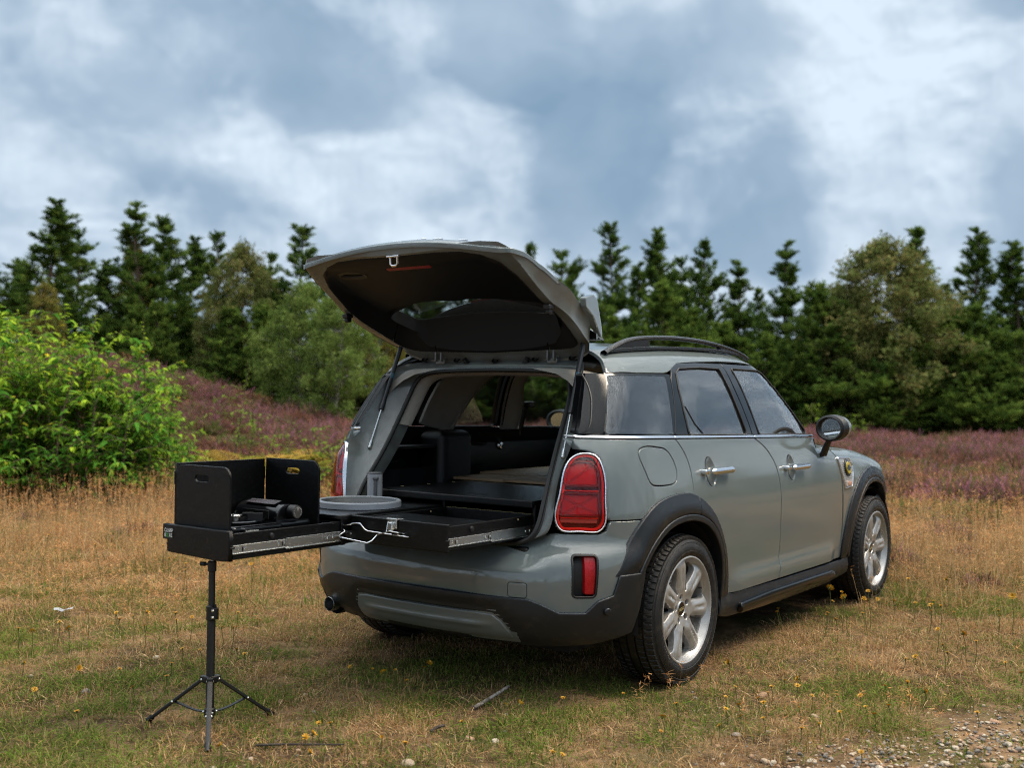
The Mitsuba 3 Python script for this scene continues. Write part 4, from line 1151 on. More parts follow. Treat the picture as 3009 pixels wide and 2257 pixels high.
TR = K + '__stove_tray'
front_l = Polygon([(-.438, .664), (-.150, .655), (-.070, .658), (-.068, .772), (-.466, .772), (-.466, .712), (-.438, .712)])
fp = panel(rounded(front_l, .004), lambda q, off: np.stack([q[:, 0], -1.803 - off, q[:, 1]], 1), .05, 0, .02, .005)
obj('front_panel', cat(fp, panel(front_l, lambda q, off: np.stack([q[:, 0], np.full(len(q), -1.784), q[:, 1]], 1), .1, 0, 0, 0, flip=True)), BOARD, TR)
board('side_wall', (-.079, -1.783, .664), (-.068, -1.215, .762), BOARD, TR)
board('side_wall', (-.452, -1.783, .664), (-.441, -1.215, .762), BOARD, TR)
board('bottom', (-.441, -1.783, .668), (-.079, -1.215, .678), BOARD, TR)
board('back_wall', (-.441, -1.226, .678), (-.079, -1.215, .758), BOARD, TR)
rail(TR, -.0675, -1.790, -1.236, .702)
rail(SB, -.0595, -1.205, -.60, .704)
obj('door_stop', place(lathe([(0, .010), (.009, .009), (.011, .004), (.011, 0)], 16, 'x'), (-.068, -1.60, .738)), RUBBER, TR)
obj('tray_knob', cat(rod((-.438, -1.77, .690), (-.468, -1.77, .690), .006), place(trimesh.creation.icosphere(2, .009), (-.468, -1.77, .690))), BLACKP, TR)
st = panel(sbox(-.457, .716, -.398, .762), lambda q, off: np.stack([q[:, 0], -1.8035 - off, q[:, 1]], 1), .03, .0006, .0006, 0)
obj('sticker', st, BLACKP, TR)


def lettering(text, h, at, axis, material, parent, name='lettering', depth=.0008, bold=True, tilt=0.0):
    m = meshkit.text_mesh(text, h, depth, bold=bold)
    v = np.asarray(m.vertices)
    if axis == '-y':
        v = np.stack([v[:, 0], -v[:, 2], v[:, 1]], 1)
    elif axis == '+x':
        v = np.stack([v[:, 2], v[:, 0], v[:, 1]], 1)
    return obj(name, mesh(v + at, m.faces), material, parent, smooth=False)


lettering('C', .0135, (-.4515, -1.8042, .7415), '-y', WHITE, TR)
lettering('MP', .0135, (-.4260, -1.8042, .7415), '-y', WHITE, TR)
lettering('B', .0135, (-.4515, -1.8042, .7225), '-y', WHITE, TR)
lettering('XI', .0135, (-.4240, -1.8042, .7225), '-y', WHITE, TR)
tri = Polygon([(-.4395, .7415), (-.4275, .7415), (-.4335, .7550)]).difference(Polygon([(-.4372, .7435), (-.4298, .7435), (-.4335, .7512)]))
sq = sbox(-.4400, .7225, -.4275, .7360).difference(sbox(-.4378, .7247, -.4297, .7338))
for nm, p, ma in (('letter_triangle', tri, WHITE), ('letter_square', sq, GREEN_PRINT)):
    obj(nm, panel(p, lambda q, off: np.stack([q[:, 0], -1.8042 - off, q[:, 1]], 1), .02, .0006, .0006, 0), ma, TR)

# bed boards over the folded seats
BED = thing('bed_platform', 'bare plywood bed boards lying behind the black deck inside the car', 'bed platform')
for i, (x0, x1, y0, y1) in enumerate([(-.66, -.23, .115, .42), (-.226, .20, .115, .42), (.204, .64, .115, .42), (-.68, -.23, .424, .84), (-.226, .20, .424, .84), (.204, .66, .424, .84), (-.68, -.20, .844, 1.38), (-.196, .24, .844, 1.38), (.244, .66, .844, 1.38)]):
    p = sbox(x0, y0, x1, y1)
    for k in range(2):
        cx, cy = x0 + (x1 - x0) * (.3 + .4 * k), y0 + (y1 - y0) * (.72 - .4 * k)
        p = p.difference(rounded(sbox(cx - .06, cy - .012, cx + .06, cy + .012), .011))
    z = .852 + .003 * (i % 2) + .002 * (i // 3)
    obj('board', panel(p, lambda q, off, z=z: np.stack([q[:, 0], q[:, 1], z + off], 1), .1, 0, .012, .0015), WOOD, BED)
for x in (-.62, .60):
    obj('support', bbox((x, .14, .625), (x + .02, 1.3, .8395)), PLY_EDGE, BED)

# wash basin, bottle
B_ = thing('sink_basin', 'round grey folding basin set in the black drawer top', 'basin')
obj('rim', lathe([(.163, .790), (.168, .812), (.172, .817), (.183, .817), (.1875, .812), (.1875, .7885), (.170, .7885)], 72).apply_translation((-.275, -.905, 0)), GREYP, B_)
obj('bowl', lathe([(.166, .814), (.160, .800), (.150, .786), (.149, .775), (.135, .760), (.134, .745), (.11, .715), (0, .712)], 72).apply_translation((-.275, -.905, 0)), GREYD, B_)
W_ = thing('water_bottle', 'small upright grey water bottle behind the round basin', 'bottle')
body = lathe([(0, .787), (.034, .788), (.0355, .80), (.0355, .895), (.0345, .912), (.0335, .9125)], 48)
g = np.arctan2(body.vertices[:, 0], -body.vertices[:, 1])
sel = (np.abs(g - .55) < .38) & (body.vertices[:, 2] > .80) & (body.vertices[:, 2] < .9)
body.vertices[sel, :2] *= .93
obj('body', body.apply_translation((-.405, -.665, 0)), GREYP, W_)
obj('cap', lathe([(.0335, .910), (.034, .918), (.031, .921), (0, .9215)], 40).apply_translation((-.405, -.665, 0)), plastic('grey_cap', (.16, .17, .19), .3), W_)
obj('grip', cat(rbox((-.398, -.7025, .800), (-.378, -.690, .893), .006), rbox((-.400, -.706, .886), (-.372, -.688, .902), .005)).apply_translation((.012, .004, 0)), GREYD, W_)

# folding wind shield
WS = thing('wind_shield', 'three sided black folding wind shield standing round the stove', 'wind shield')


def shield(name, poly, at, axis, mt=BOARD):
    if axis == 'y':
        f = panel(poly, lambda q, off: np.stack([q[:, 0], at - off, q[:, 1]], 1), .06, 0, .009, .0015)
        b = panel(poly, lambda q, off: np.stack([q[:, 0], np.full(len(q), at + .009), q[:, 1]], 1), .06, 0, 0, 0, flip=True)
    else:
        f = panel(poly, lambda q, off: np.stack([at + off, q[:, 0], q[:, 1]], 1), .06, 0, .009, .0015)
        b = panel(poly, lambda q, off: np.stack([np.full(len(q), at - .009), q[:, 0], q[:, 1]], 1), .06, 0, 0, 0, flip=True)
    return obj(name, cat(f, b), mt, WS)


def slot(cx, cz):
    return LineString([(cx - .028, cz), (cx + .028, cz)]).buffer(.0125)


def corner_cut(x0, x1, z0, z1, r):
    return Polygon([(x0, z0), (x1, z0)] + [(x1 - r + r * math.cos(a), z1 - r + r * math.sin(a)) for a in np.linspace(0, np.pi / 2, 10)] + [(x0, z1)])


shield('shield_panel', corner_cut(-.425, -.108, .690, 1.004, .042).difference(slot(-.272, .955)), -1.772, 'y')
shield('shield_panel', corner_cut(-.425, -.108, .690, 1.012, .042).difference(slot(-.262, .965)), -1.318, 'y')
shield('shield_back', sbox(-1.770, .690, -1.321, 1.008), -.428, 'x')
for z in (.74, .95):
    for y in (-1.757, -1.33):
        obj('hinge', cat(rbox((-.440, y - .016, z - .026), (-.4325, y + .016, z + .026), .002), rod((-.438, y, z - .027), (-.438, y, z + .027), .004)), BLACKP, WS)

# gas stove
S_ = thing('camping_stove', 'black portable gas stove with a round control knob', 'gas stove')
SZ = .020
sx0, sx1, sy0, sy1 = -.410, -.118, -1.735, -1.345
prof = rounded(Polygon([(sx0, sy0), (sx1, sy0), (sx1, sy1 + .02), (sx0, sy1 + .02)]), .02)
obj('body', cat(panel(prof, lambda q, off: np.stack([q[:, 0], q[:, 1], .758 + off], 1), .05, 0, .07, .012), panel(rounded(Polygon([(sx1 - .012, sy0 + .03), (sx1 + .012, sy0 + .05), (sx1 + .012, -1.50), (sx1 - .012, -1.47)]), .006), lambda q, off: np.stack([q[:, 0], q[:, 1], .752 + off], 1), .03, 0, .03, .006)), GLOSS, S_, move=T().translate([0, -.015, SZ]))
obj('drip_pan', lathe([(.115, .757), (.118, .764), (.112, .766), (.09, .757), (.05, .752), (0, .752)], 48).apply_translation((-.262, -1.605, .003)), GLOSS, S_, move=T().translate([0, -.015, SZ]))
obj('gas_cover', loft([np.stack([np.full(15, x), -1.425 + .060 * k * np.cos(np.linspace(0, np.pi, 15)), .758 + .066 * k * np.sin(np.linspace(0, np.pi, 15)) ** .8], 1) for x, k in ((-.410, .0), (-.410, .93), (-.405, .98), (-.395, 1.0), (-.165, 1.0), (-.155, .97), (-.152, .9), (-.152, 0))], closed=False), GLOSS, S_, move=T().translate([0, -.015, SZ]))
obj('control_knob', lathe([(.0275, -.012), (.0285, .018), (.0265, .023), (.0245, .024)], 40, 'x').apply_translation((-.135, -1.412, .792)), BLACKP, S_, move=T().translate([0, -.015, SZ]))
obj('knob_plate', lathe([(.0247, .0225), (.0243, .0246), (0, .0252)], 40, 'x').apply_translation((-.135, -1.412, .792)), plastic('knob_grey', (.12, .115, .11), .25), S_, move=T().translate([0, -.015, SZ]))
ticks = cat(*[place(bbox((-.0004, -.0006, .017), (.0006, .0006, .021)), (-.135 + .026, -1.412, .792), rx=a) for a in range(-130, 131, 20)], place(bbox((-.0004, -.001, .006), (.0008, .001, .021)), (-.135 + .026, -1.412, .792)))
obj('knob_marks', ticks, WHITE, S_, move=T().translate([0, -.015, SZ]))
obj('burner', cat(lathe([(.020, .762), (.024, .775), (.034, .778), (.035, .784), (.03, .788), (.012, .789), (0, .787)], 36).apply_translation((-.262, -1.605, 0))), STEEL, S_, move=T().translate([0, -.015, SZ]))
obj('burner_teeth', cat(*[place(bbox((.031, -.0016, .778), (.0362, .0016, .786)), (-.262, -1.605, 0), rz=a) for a in range(0, 360, 15)]), GLOSS, S_, move=T().translate([0, -.015, SZ]))
for a in range(45, 405, 90):
    obj('pan_support', place(cat(rbox((.050, -.002, .760), (.110, .002, .792), .0015), rbox((.030, -.002, .786), (.075, .002, .795), .0015)), (-.262, -1.605, 0), rz=a), BLACKP, S_, move=T().translate([0, -.015, SZ]))
obj('wind_plate', cat(rbox((-.33, -1.502, .765), (-.18, -1.498, .800), .0015)), BLACKP, S_, move=T().translate([0, -.015, SZ]))
obj('label_plate', place(bbox((-.09, -.022, 0), (.09, .022, .0012)), (-.28, -1.445, .8262), rx=16), BLACKP, S_, move=T().translate([0, -.015, SZ]))
obj('label_lines', place(cat(*[bbox((-.08, y, .0012), (.085 - .03 * (i % 2), y + .0016, .0018)) for i, y in enumerate((-.016, -.010, -.004, .008, .014))]), (-.28, -1.445, .8262), rx=16), plastic('label_print', (.35, .30, .36), .4), S_, move=T().translate([0, -.015, SZ]))
lettering('Justgreen', .0105, (-.1055, -1.700, .7535), '+x', WHITE, S_)
for y in (-1.70, -1.40):
    obj('foot', lathe([(.012, .679), (.014, .69), (.012, .72)], 14).apply_translation((-.14, y, 0)), RUBBER, S_)

# tripod stand
P_ = thing('tripod_stand', 'black tripod stand holding up the end of the stove tray', 'tripod')
ax, ay = -.235, -1.745
obj('spigot', lathe([(0, .668), (.012, .668), (.012, .655), (.008, .650), (.008, .630)], 16).apply_translation((ax, ay, 0)), STEEL, P_)
obj('upper_tube', tube([(ax, ay, .42), (ax, ay, .640)], .0125, 16), RUBBER, P_)
obj('collar', lathe([(.0125, .600), (.0165, .603), (.0165, .638), (.012, .642)], 20).apply_translation((ax, ay, 0)), BLACKP, P_)
obj('thumb_screw', cat(rod((ax, ay, .628), (ax - .030, ay - .012, .628), .005), place(lathe([(0, -.010), (.0085, -.010), (.0085, .010), (0, .010)], 12, 'x'), (ax - .036, ay - .014, .628), rz=20)), BLACKP, P_)
obj('lower_tube', tube([(ax, ay, .04), (ax, ay, .445)], .0158, 16), RUBBER, P_)
obj('clamp', cat(lathe([(.0158, .415), (.0195, .418), (.0195, .468), (.0128, .472)], 20).apply_translation((ax, ay, 0)), rbox((ax + .012, ay - .014, .420), (ax + .034, ay + .010, .466), .005), rod((ax + .022, ay, .46), (ax + .022, ay, .478), .004)), BLACKP, P_)
for z in (.430, .456):
    obj('clamp_bolt', place(lathe([(0, .006), (.005, .005), (.0062, 0)], 12, 'y'), (ax + .026, ay - .014, z), rz=180), STEEL, P_)
hubz = .192
hub = [rbox((-.021, -.021, hubz - .018), (.021, .021, hubz + .012), .006).apply_translation((ax, ay, 0))]
for k, a in enumerate((34, 154, 274)):
    d = np.array([math.sin(math.radians(a + 16)), -math.cos(math.radians(a + 16)), 0])
    w = np.array([-d[1], d[0], 0])
    top_, foot_ = np.array([ax, ay, hubz - .004]) + d * .032, np.array([ax, ay, .004]) + d * .275
    leg = []
    for p in (top_, foot_):
        leg.append(p)
    e = (foot_ - top_) / np.linalg.norm(foot_ - top_)
    nrm = np.cross(w, e)
    sec = lambda p: np.array([p + w * a_ * .0095 + nrm * b_ * .0065 for a_, b_ in ((-1, -.6), (-.6, -1), (.6, -1), (1, -.6), (1, .6), (.6, 1), (-.6, 1), (-1, .6))])
    t = numbered(P_ + '__leg')
    obj('bar', loft([sec(top_), sec(foot_)], flip=True), RUBBER, t)
    obj('foot', tube([foot_ - e * .03, foot_ + e * .006], .0115, 12), BLACKP, t)
    mid = top_ + (foot_ - top_) * .52
    low = np.array([ax, ay, .066]) + d * .022
    obj('brace', loft([np.array([p + w * s_ * .0075 + np.array([0, 0, u_ * .002]) for s_, u_ in ((-1, -1), (1, -1), (1, 1), (-1, 1))]) for p in curve([mid, mid * .6 + low * .4 + [0, 0, -.004], mid * .25 + low * .75 - [0, 0, .006], low], 12)], flip=True), RUBBER, t)
    obj('rivet', cat(*[place(trimesh.creation.icosphere(1, .0052), q + w * .0095 * s_) for q in (mid, top_, low) for s_ in (1, -1)]), STEEL, t)
    hub.append(rbox((-.012, .010, hubz - .016), (.012, .040, hubz + .010), .004).apply_transform(trimesh.transformations.rotation_matrix(math.atan2(-d[0], d[1]), (0, 0, 1))).apply_translation((ax, ay, 0)))
obj('hub', cat(*hub), BLACKP, P_)
obj('lower_collar', lathe([(.0158, .05), (.021, .052), (.021, .078), (.016, .082)], 16).apply_translation((ax, ay, 0)), BLACKP, P_)
# ------------------------------------------------------------------ the heath: ground
MOUND = table([-60, -30, -16, -12, -9.4, -7.4, -6.4, -5.0, -3.8, -2.8, -1.2, .5, 5], [1.6, 1.9, 1.95, 1.9, 1.65, 1.22, .76, .34, .16, .08, .02, 0, 0])


def ground_z(u, v):
    u, v = np.asarray(u, float), np.asarray(v, float)
    rise = sstep(13.5, 22.5, v) * (1 - .55 * sstep(24, 36, v))
    z = MOUND(np.clip(u, -60, 5)) * rise
    z = z + .05 * (meshkit.noise(np.stack([u * .5, v * .5, u * 0], -1), 3) - .5) * sstep(6, 12, v)
    z = z + .25 * (meshkit.noise(np.stack([u * .12, v * .12, u * 0], -1), 4) - .5) * sstep(14, 30, v)
    far = np.hypot(u, v)
    return z + .6 * sstep(60, 160, far)


def at(u, v, dz=0.0):
    p = field(u, v)
    p[2] = float(ground_z(u, v)) + dz
    return p


def to_field(x, y):
    d = np.stack([np.asarray(x, float) - CAM[0], np.asarray(y, float) - CAM[1]], -1)
    return d @ RIGHT[:2], d @ AHEAD[:2]


gu = np.concatenate([-np.geomspace(1200, 12, 30), np.linspace(-11.5, 11.5, 116), np.geomspace(12, 1200, 30)])
gv = np.concatenate([-np.geomspace(1200, 2, 24), np.linspace(-1.8, 34, 150), np.geomspace(34.5, 1600, 34)])
GU, GV = np.meshgrid(gu, gv, indexing='ij')
GP = CAM * [1, 1, 0] + GU[..., None] * RIGHT + GV[..., None] * AHEAD
GP[..., 2] = ground_z(GU, GV)
n1, n2 = GU.shape
i, j = np.meshgrid(np.arange(n1 - 1), np.arange(n2 - 1), indexing='ij')
gf = np.stack([i * n2 + j, (i + 1) * n2 + j, (i + 1) * n2 + j + 1, i * n2 + j + 1], -1).reshape(-1, 4)
ground = mesh(GP.reshape(-1, 3), np.vstack([gf[:, [0, 1, 2]], gf[:, [0, 2, 3]]]))


def bare(u, v):
    """Where the turf is worn down to gravelly soil, 0 to 1: the track's edge and a few worn spots."""
    n = meshkit.fbm(np.stack([u * 1.3, v * 1.3, 0 * u + 2], -1), 4, 11)
    track = sstep(.35, -.25, (v - 3.95) - .42 * (u - 1.0) + 1.2 * (n - .5))
    track = track * sstep(.2, .9, u + .8 * (n - .5))
    spots = sstep(.60, .72, n) * sstep(6.2, 4.6, v) * .8
    return np.clip(np.maximum(track, spots), 0, 1)


def green(u, v):
    """How green the short turf is, 0 to 1."""
    n = meshkit.fbm(np.stack([u * .8, v * .8, 0 * u + 7], -1), 4, 17)
    m = meshkit.fbm(np.stack([u * 2.6, v * 2.6, 0 * u + 5], -1), 3, 19)
    g = .50 + 2.6 * (n - .5) + 1.7 * (m - .5)
    g = g + .20 * np.exp(-((u + 2.2) / 1.4) ** 2 - ((v - 5.2) / .9) ** 2) + .30 * np.exp(-((u - 2.6) / 1.1) ** 2 - ((v - 6.9) / .7) ** 2) + .25 * np.exp(-((u - 1.3) / .7) ** 2 - ((v - 4.4) / .4) ** 2)
    g = g - .75 * np.exp(-((u - 1.6) / 1.3) ** 2 - ((v - 5.35) / .45) ** 2) - .3 * sstep(6.1, 6.8, v) * sstep(1.0, -.5, u)
    return np.clip(g, 0, 1)


def soil(p, n, uv):
    a = fbm(p.x * 1.7, p.y * 1.7, 0.0, 4)
    b = fbm(p.x * 14, p.y * 14, 3.0, 3)
    c = noise(p.x * 120, p.y * 120, 1.0)
    col = mix((.050, .034, .021), (.21, .135, .075), smoothstep(.30, .70, a * .6 + b * .4))
    col = mix(col, (.055, .060, .022), smoothstep(.52, .72, fbm(p.x * 3.1, p.y * 3.1, 9.0, 3)) * .6)
    return mix(col, (.26, .21, .16), smoothstep(.70, .95, c) * .35)


plastic('soil', proc(soil), .6, 1.3)
scene['mat_soil'] = {'type': 'twosided', 'bsdf': {'type': 'bumpmap', 'arbitrary': proc(lambda p, n, uv: fbm(p.x * 28, p.y * 28, 0.0, 3), eps=2e-3), 'scale': .020, 'bsdf': {'type': 'diffuse', 'reflectance': proc(soil)}}}
tag(obj('ground', ground, 'mat_soil', smooth=True), 'dry heath ground under the grass', kind='structure')

# ------------------------------------------------------------------ grass, heather, gravel: kinds of tuft, many copies
LEAF = mat('foliage', type='principledthin', base_color={'type': 'mesh_attribute', 'name': 'vertex_color'}, roughness=.55, diff_trans=.7, spec_trans=0.0)
BLADE = mat('grass_blade', type='principledthin', base_color={'type': 'mesh_attribute', 'name': 'vertex_color'}, roughness=.6, diff_trans=.6, spec_trans=0.0)
STONE = mat('pebble', type='twosided', bsdf={'type': 'diffuse', 'reflectance': {'type': 'mesh_attribute', 'name': 'vertex_color'}})


def ribbons(root, direc, length, width, droop, segs=3, col=None, tipcol=None, r=rng, taper=1.0):
    """Grass blades: bent tapering strips.  Returns vertices, faces, colours."""
    n = len(root)
    t = np.linspace(0, 1, segs + 1)
    side = np.cross(direc, [0, 0, 1.0]) + r.normal(0, .3, (n, 3))
    side /= np.linalg.norm(side, axis=1, keepdims=True)
    out = direc * [1, 1, 0]
    P = root[:, None] + direc[:, None] * (length[:, None] * t)[..., None] + out[:, None] * (length * droop)[:, None, None] * (t ** 2)[None, :, None] - np.array([0, 0, 1.0]) * ((length * droop)[:, None] * t ** 2.2 * .8)[..., None]
    w = width[:, None] * (1 - t[None] ** 1.6 * taper) * .5
    v = np.stack([P - side[:, None] * w[..., None], P + side[:, None] * w[..., None]], 2)      # n, segs+1, 2, 3
    idx = np.arange(n * (segs + 1) * 2).reshape(n, segs + 1, 2)
    a, b, c, d = idx[:, :-1, 0], idx[:, :-1, 1], idx[:, 1:, 1], idx[:, 1:, 0]
    f = np.vstack([np.stack([a, b, c], -1).reshape(-1, 3), np.stack([a, c, d], -1).reshape(-1, 3)])
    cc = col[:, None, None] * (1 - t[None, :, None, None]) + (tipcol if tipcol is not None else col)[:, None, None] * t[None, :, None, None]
    return v.reshape(-1, 3), f, np.broadcast_to(cc, v.shape).reshape(-1, 3)


def join(parts):
    v, f, c, n = [], [], [], 0
    for a, b, d in parts:
        v.append(a); f.append(b + n); c.append(d); n += len(a)
    return np.vstack(v), np.vstack(f), np.vstack(c)


def pick(cols, n, r, jit=.18):
    c = np.asarray(cols, float)[r.integers(0, len(cols), n)]
    return np.clip(c * (1 + r.normal(0, jit, (n, 1))), .004, .85)


DRY = [(.46, .275, .125), (.38, .21, .090), (.55, .37, .19), (.27, .145, .062), (.42, .26, .13)]
RUSTY = [(.52, .255, .100), (.58, .31, .13), (.40, .175, .065), (.62, .38, .18)]
STRAW = [(.56, .41, .22), (.62, .46, .25), (.48, .31, .15), (.38, .22, .10)]
GREEN = [(.125, .20, .028), (.10, .165, .026), (.165, .225, .042), (.08, .125, .020), (.20, .22, .055)]
OLIVE = [(.20, .18, .055), (.27, .21, .08), (.14, .16, .040)]


def tuft(n, rad, hmin, hmax, wid, lean, cols, droop=.35, seed=0, segs=3, seeds=0):
    r = np.random.default_rng(seed)
    a, q = r.uniform(0, 2 * np.pi, n), rad * np.sqrt(r.uniform(0, 1, n))
    root = np.stack([q * np.cos(a), q * np.sin(a), np.full(n, -.006)], 1)
    b = a + r.normal(0, 1.1, n)
    tilt = np.abs(r.normal(0, lean, n)) + .05
    d = np.stack([np.cos(b) * np.sin(tilt), np.sin(b) * np.sin(tilt), np.cos(tilt)], 1)
    L = r.uniform(hmin, hmax, n) * (1 - .35 * (q / rad) ** 2)
    col = pick(cols, n, r)
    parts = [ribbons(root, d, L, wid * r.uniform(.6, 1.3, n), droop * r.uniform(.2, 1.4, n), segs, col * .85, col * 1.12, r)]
    if seeds:
        k = r.integers(0, n, seeds)
        st = root[k]
        ds = d[k] * [.35, .35, 1] + r.normal(0, .06, (seeds, 3))
        ds /= np.linalg.norm(ds, axis=1, keepdims=True)
        Ls = hmax * r.uniform(1.0, 1.45, seeds)
        cs = pick(STRAW, seeds, r)
        parts.append(ribbons(st, ds, Ls, np.full(seeds, wid * .55), np.full(seeds, .08), 3, cs, cs, r, .5))
        m = 9
        tt = r.uniform(.72, 1.0, (seeds, m))
        pos = st[:, None] + ds[:, None] * (Ls[:, None] * tt)[..., None]
        pos[..., :2] += ds[:, None, :2] * (Ls[:, None] * .08 * tt ** 2)[..., None]
        dd = r.normal(0, 1, (seeds, m, 3)) * [.8, .8, .4] + [0, 0, .6]
        dd /= np.linalg.norm(dd, axis=-1, keepdims=True)
        nn = seeds * m
        parts.append(ribbons(pos.reshape(-1, 3), dd.reshape(-1, 3), r.uniform(.010, .026, nn), np.full(nn, .0034), np.full(nn, .2), 1, pick(RUSTY, nn, r), None, r, .6))
    return join(parts)


def shape_of(vfc, material, smooth=False):
    v, f, c = vfc
    return {**ply(mesh(v, f), material, smooth=smooth, color=c)}


def group(name, vfc, material, smooth=False):
    scene['kind_' + name] = {'type': 'shapegroup', 'tuft': shape_of(vfc, material, smooth)}
    return 'kind_' + name


counts = {}


def copies(key, kind, P, scale, rot, tilt=None, squash=None):
    counts.setdefault(key, 0)
    for k in range(len(P)):
        counts[key] += 1
        M = T().translate(P[k].tolist()) @ T().rotate([0, 0, 1], float(rot[k]))
        if tilt is not None:
            M = M @ T().rotate([1, 0, 0], float(tilt[k]))
        s = float(scale[k])
        M = M @ T().scale([s, s, s * (float(squash[k]) if squash is not None else 1)])
        scene[f'{key}__{counts[key]:04d}'] = {'type': 'instance', 'to_world': M, 'group': {'type': 'ref', 'id': kind}}


def scatter(n, v0, v1, spread=.54, extra=.3, r=rng):
    """n spots over the wedge of field in view between two distances, even in area."""
    v = np.sqrt(r.uniform(v0 ** 2, v1 ** 2, n))
    return r.uniform(-1, 1, n) * (spread * v + extra), v


WHEELS = [(.79, 0), (.79, 2.67), (-.79, 0), (-.79, 2.67)]


def clear_of_car(P, tall):
    ok = np.ones(len(P), bool)
    for x, y in WHEELS:
        ok &= ~((np.abs(P[:, 0] - x) < .135) & (np.abs(P[:, 1] - y) < .17))
    under = (np.abs(P[:, 0]) < .93) & (P[:, 1] > -.80) & (P[:, 1] < 3.4)
    hidden = (np.abs(P[:, 0]) < .7) & (P[:, 1] > .8) & (P[:, 1] < 3.3)
    return ok & ~hidden & ~(under if tall else np.zeros(len(P), bool)), under


def lay(key, kinds, n, v0, v1, weight, s=(.8, 1.25), tall=False, seed=1, sq=None):
    r = np.random.default_rng(seed)
    u, v = scatter(n, v0, v1, r=r)
    P = CAM * [1, 1, 0] + u[:, None] * RIGHT + v[:, None] * AHEAD
    P[:, 2] = ground_z(u, v)
    ok, under = clear_of_car(P, tall)
    ok &= r.uniform(0, 1, n) < weight(u, v)
    u, v, P, under = u[ok], v[ok], P[ok], under[ok]
    which = r.integers(0, len(kinds), len(P))
    sc = r.uniform(*s, len(P)) * np.where(under, .8, 1)
    q = sq(u, v) * r.uniform(.85, 1.15, len(P)) if sq else np.ones(len(P))
    for i, k in enumerate(kinds):
        m = which == i
        copies(key, k, P[m], sc[m], r.uniform(0, 360, m.sum()), squash=q[m])
    return len(P)


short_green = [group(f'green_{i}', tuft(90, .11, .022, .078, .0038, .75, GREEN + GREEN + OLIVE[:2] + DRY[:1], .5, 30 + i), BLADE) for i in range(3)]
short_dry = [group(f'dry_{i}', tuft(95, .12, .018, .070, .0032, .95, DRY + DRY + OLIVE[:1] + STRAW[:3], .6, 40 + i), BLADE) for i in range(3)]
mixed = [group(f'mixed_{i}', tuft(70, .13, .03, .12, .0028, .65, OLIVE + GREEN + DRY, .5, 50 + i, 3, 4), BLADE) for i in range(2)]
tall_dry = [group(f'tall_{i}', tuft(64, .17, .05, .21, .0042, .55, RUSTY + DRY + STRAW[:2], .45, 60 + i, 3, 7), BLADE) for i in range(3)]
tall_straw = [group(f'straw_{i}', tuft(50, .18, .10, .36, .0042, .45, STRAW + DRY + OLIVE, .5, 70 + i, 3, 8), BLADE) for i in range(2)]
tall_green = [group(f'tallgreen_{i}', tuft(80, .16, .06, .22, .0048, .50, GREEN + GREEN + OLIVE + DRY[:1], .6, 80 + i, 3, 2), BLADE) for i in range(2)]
tag('short_grass', 'short worn turf of green and dried brown grass around the car', 'grass', kind='stuff')
tag('tall_grass', 'taller rusty dry grass with seed heads between the turf and the heather', 'grass', kind='stuff')
patch = lambda u, v, s, k: meshkit.fbm(np.stack([u * s, v * s, 0 * u + k], -1), 3, int(k * 3) + 40)
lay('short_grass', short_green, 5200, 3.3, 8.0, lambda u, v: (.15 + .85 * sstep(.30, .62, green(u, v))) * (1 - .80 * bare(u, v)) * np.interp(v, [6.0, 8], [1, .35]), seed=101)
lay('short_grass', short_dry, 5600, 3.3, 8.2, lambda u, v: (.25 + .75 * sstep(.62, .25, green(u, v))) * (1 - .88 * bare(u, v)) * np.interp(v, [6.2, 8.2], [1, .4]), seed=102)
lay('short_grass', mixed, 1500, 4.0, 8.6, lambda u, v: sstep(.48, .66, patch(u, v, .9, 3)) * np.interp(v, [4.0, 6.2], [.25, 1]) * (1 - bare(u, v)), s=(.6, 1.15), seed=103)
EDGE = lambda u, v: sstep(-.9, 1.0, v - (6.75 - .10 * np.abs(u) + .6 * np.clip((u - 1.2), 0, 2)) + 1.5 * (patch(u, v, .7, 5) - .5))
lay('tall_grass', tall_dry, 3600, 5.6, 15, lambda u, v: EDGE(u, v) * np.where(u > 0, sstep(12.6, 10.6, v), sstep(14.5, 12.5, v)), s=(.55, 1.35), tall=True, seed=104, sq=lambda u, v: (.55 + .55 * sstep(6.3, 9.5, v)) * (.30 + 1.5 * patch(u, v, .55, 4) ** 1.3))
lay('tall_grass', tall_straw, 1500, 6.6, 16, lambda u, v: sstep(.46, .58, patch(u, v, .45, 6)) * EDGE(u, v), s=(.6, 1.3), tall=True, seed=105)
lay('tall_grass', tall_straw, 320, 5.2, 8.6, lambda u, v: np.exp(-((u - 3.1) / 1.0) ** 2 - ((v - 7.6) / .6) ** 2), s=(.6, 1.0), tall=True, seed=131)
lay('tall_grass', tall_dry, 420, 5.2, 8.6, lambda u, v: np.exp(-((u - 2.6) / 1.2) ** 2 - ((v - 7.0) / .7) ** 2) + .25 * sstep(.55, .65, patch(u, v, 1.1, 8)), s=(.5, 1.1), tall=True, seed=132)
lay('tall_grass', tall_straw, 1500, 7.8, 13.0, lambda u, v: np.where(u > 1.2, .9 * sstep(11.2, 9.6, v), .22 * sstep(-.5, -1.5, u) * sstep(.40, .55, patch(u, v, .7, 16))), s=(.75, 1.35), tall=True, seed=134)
lay('tall_grass', tall_green, 500, 15, 24, lambda u, v: sstep(-1.0, -2.2, u) * sstep(.50, .60, patch(u, v, .6, 15)), s=(.7, 1.5), tall=True, seed=133)
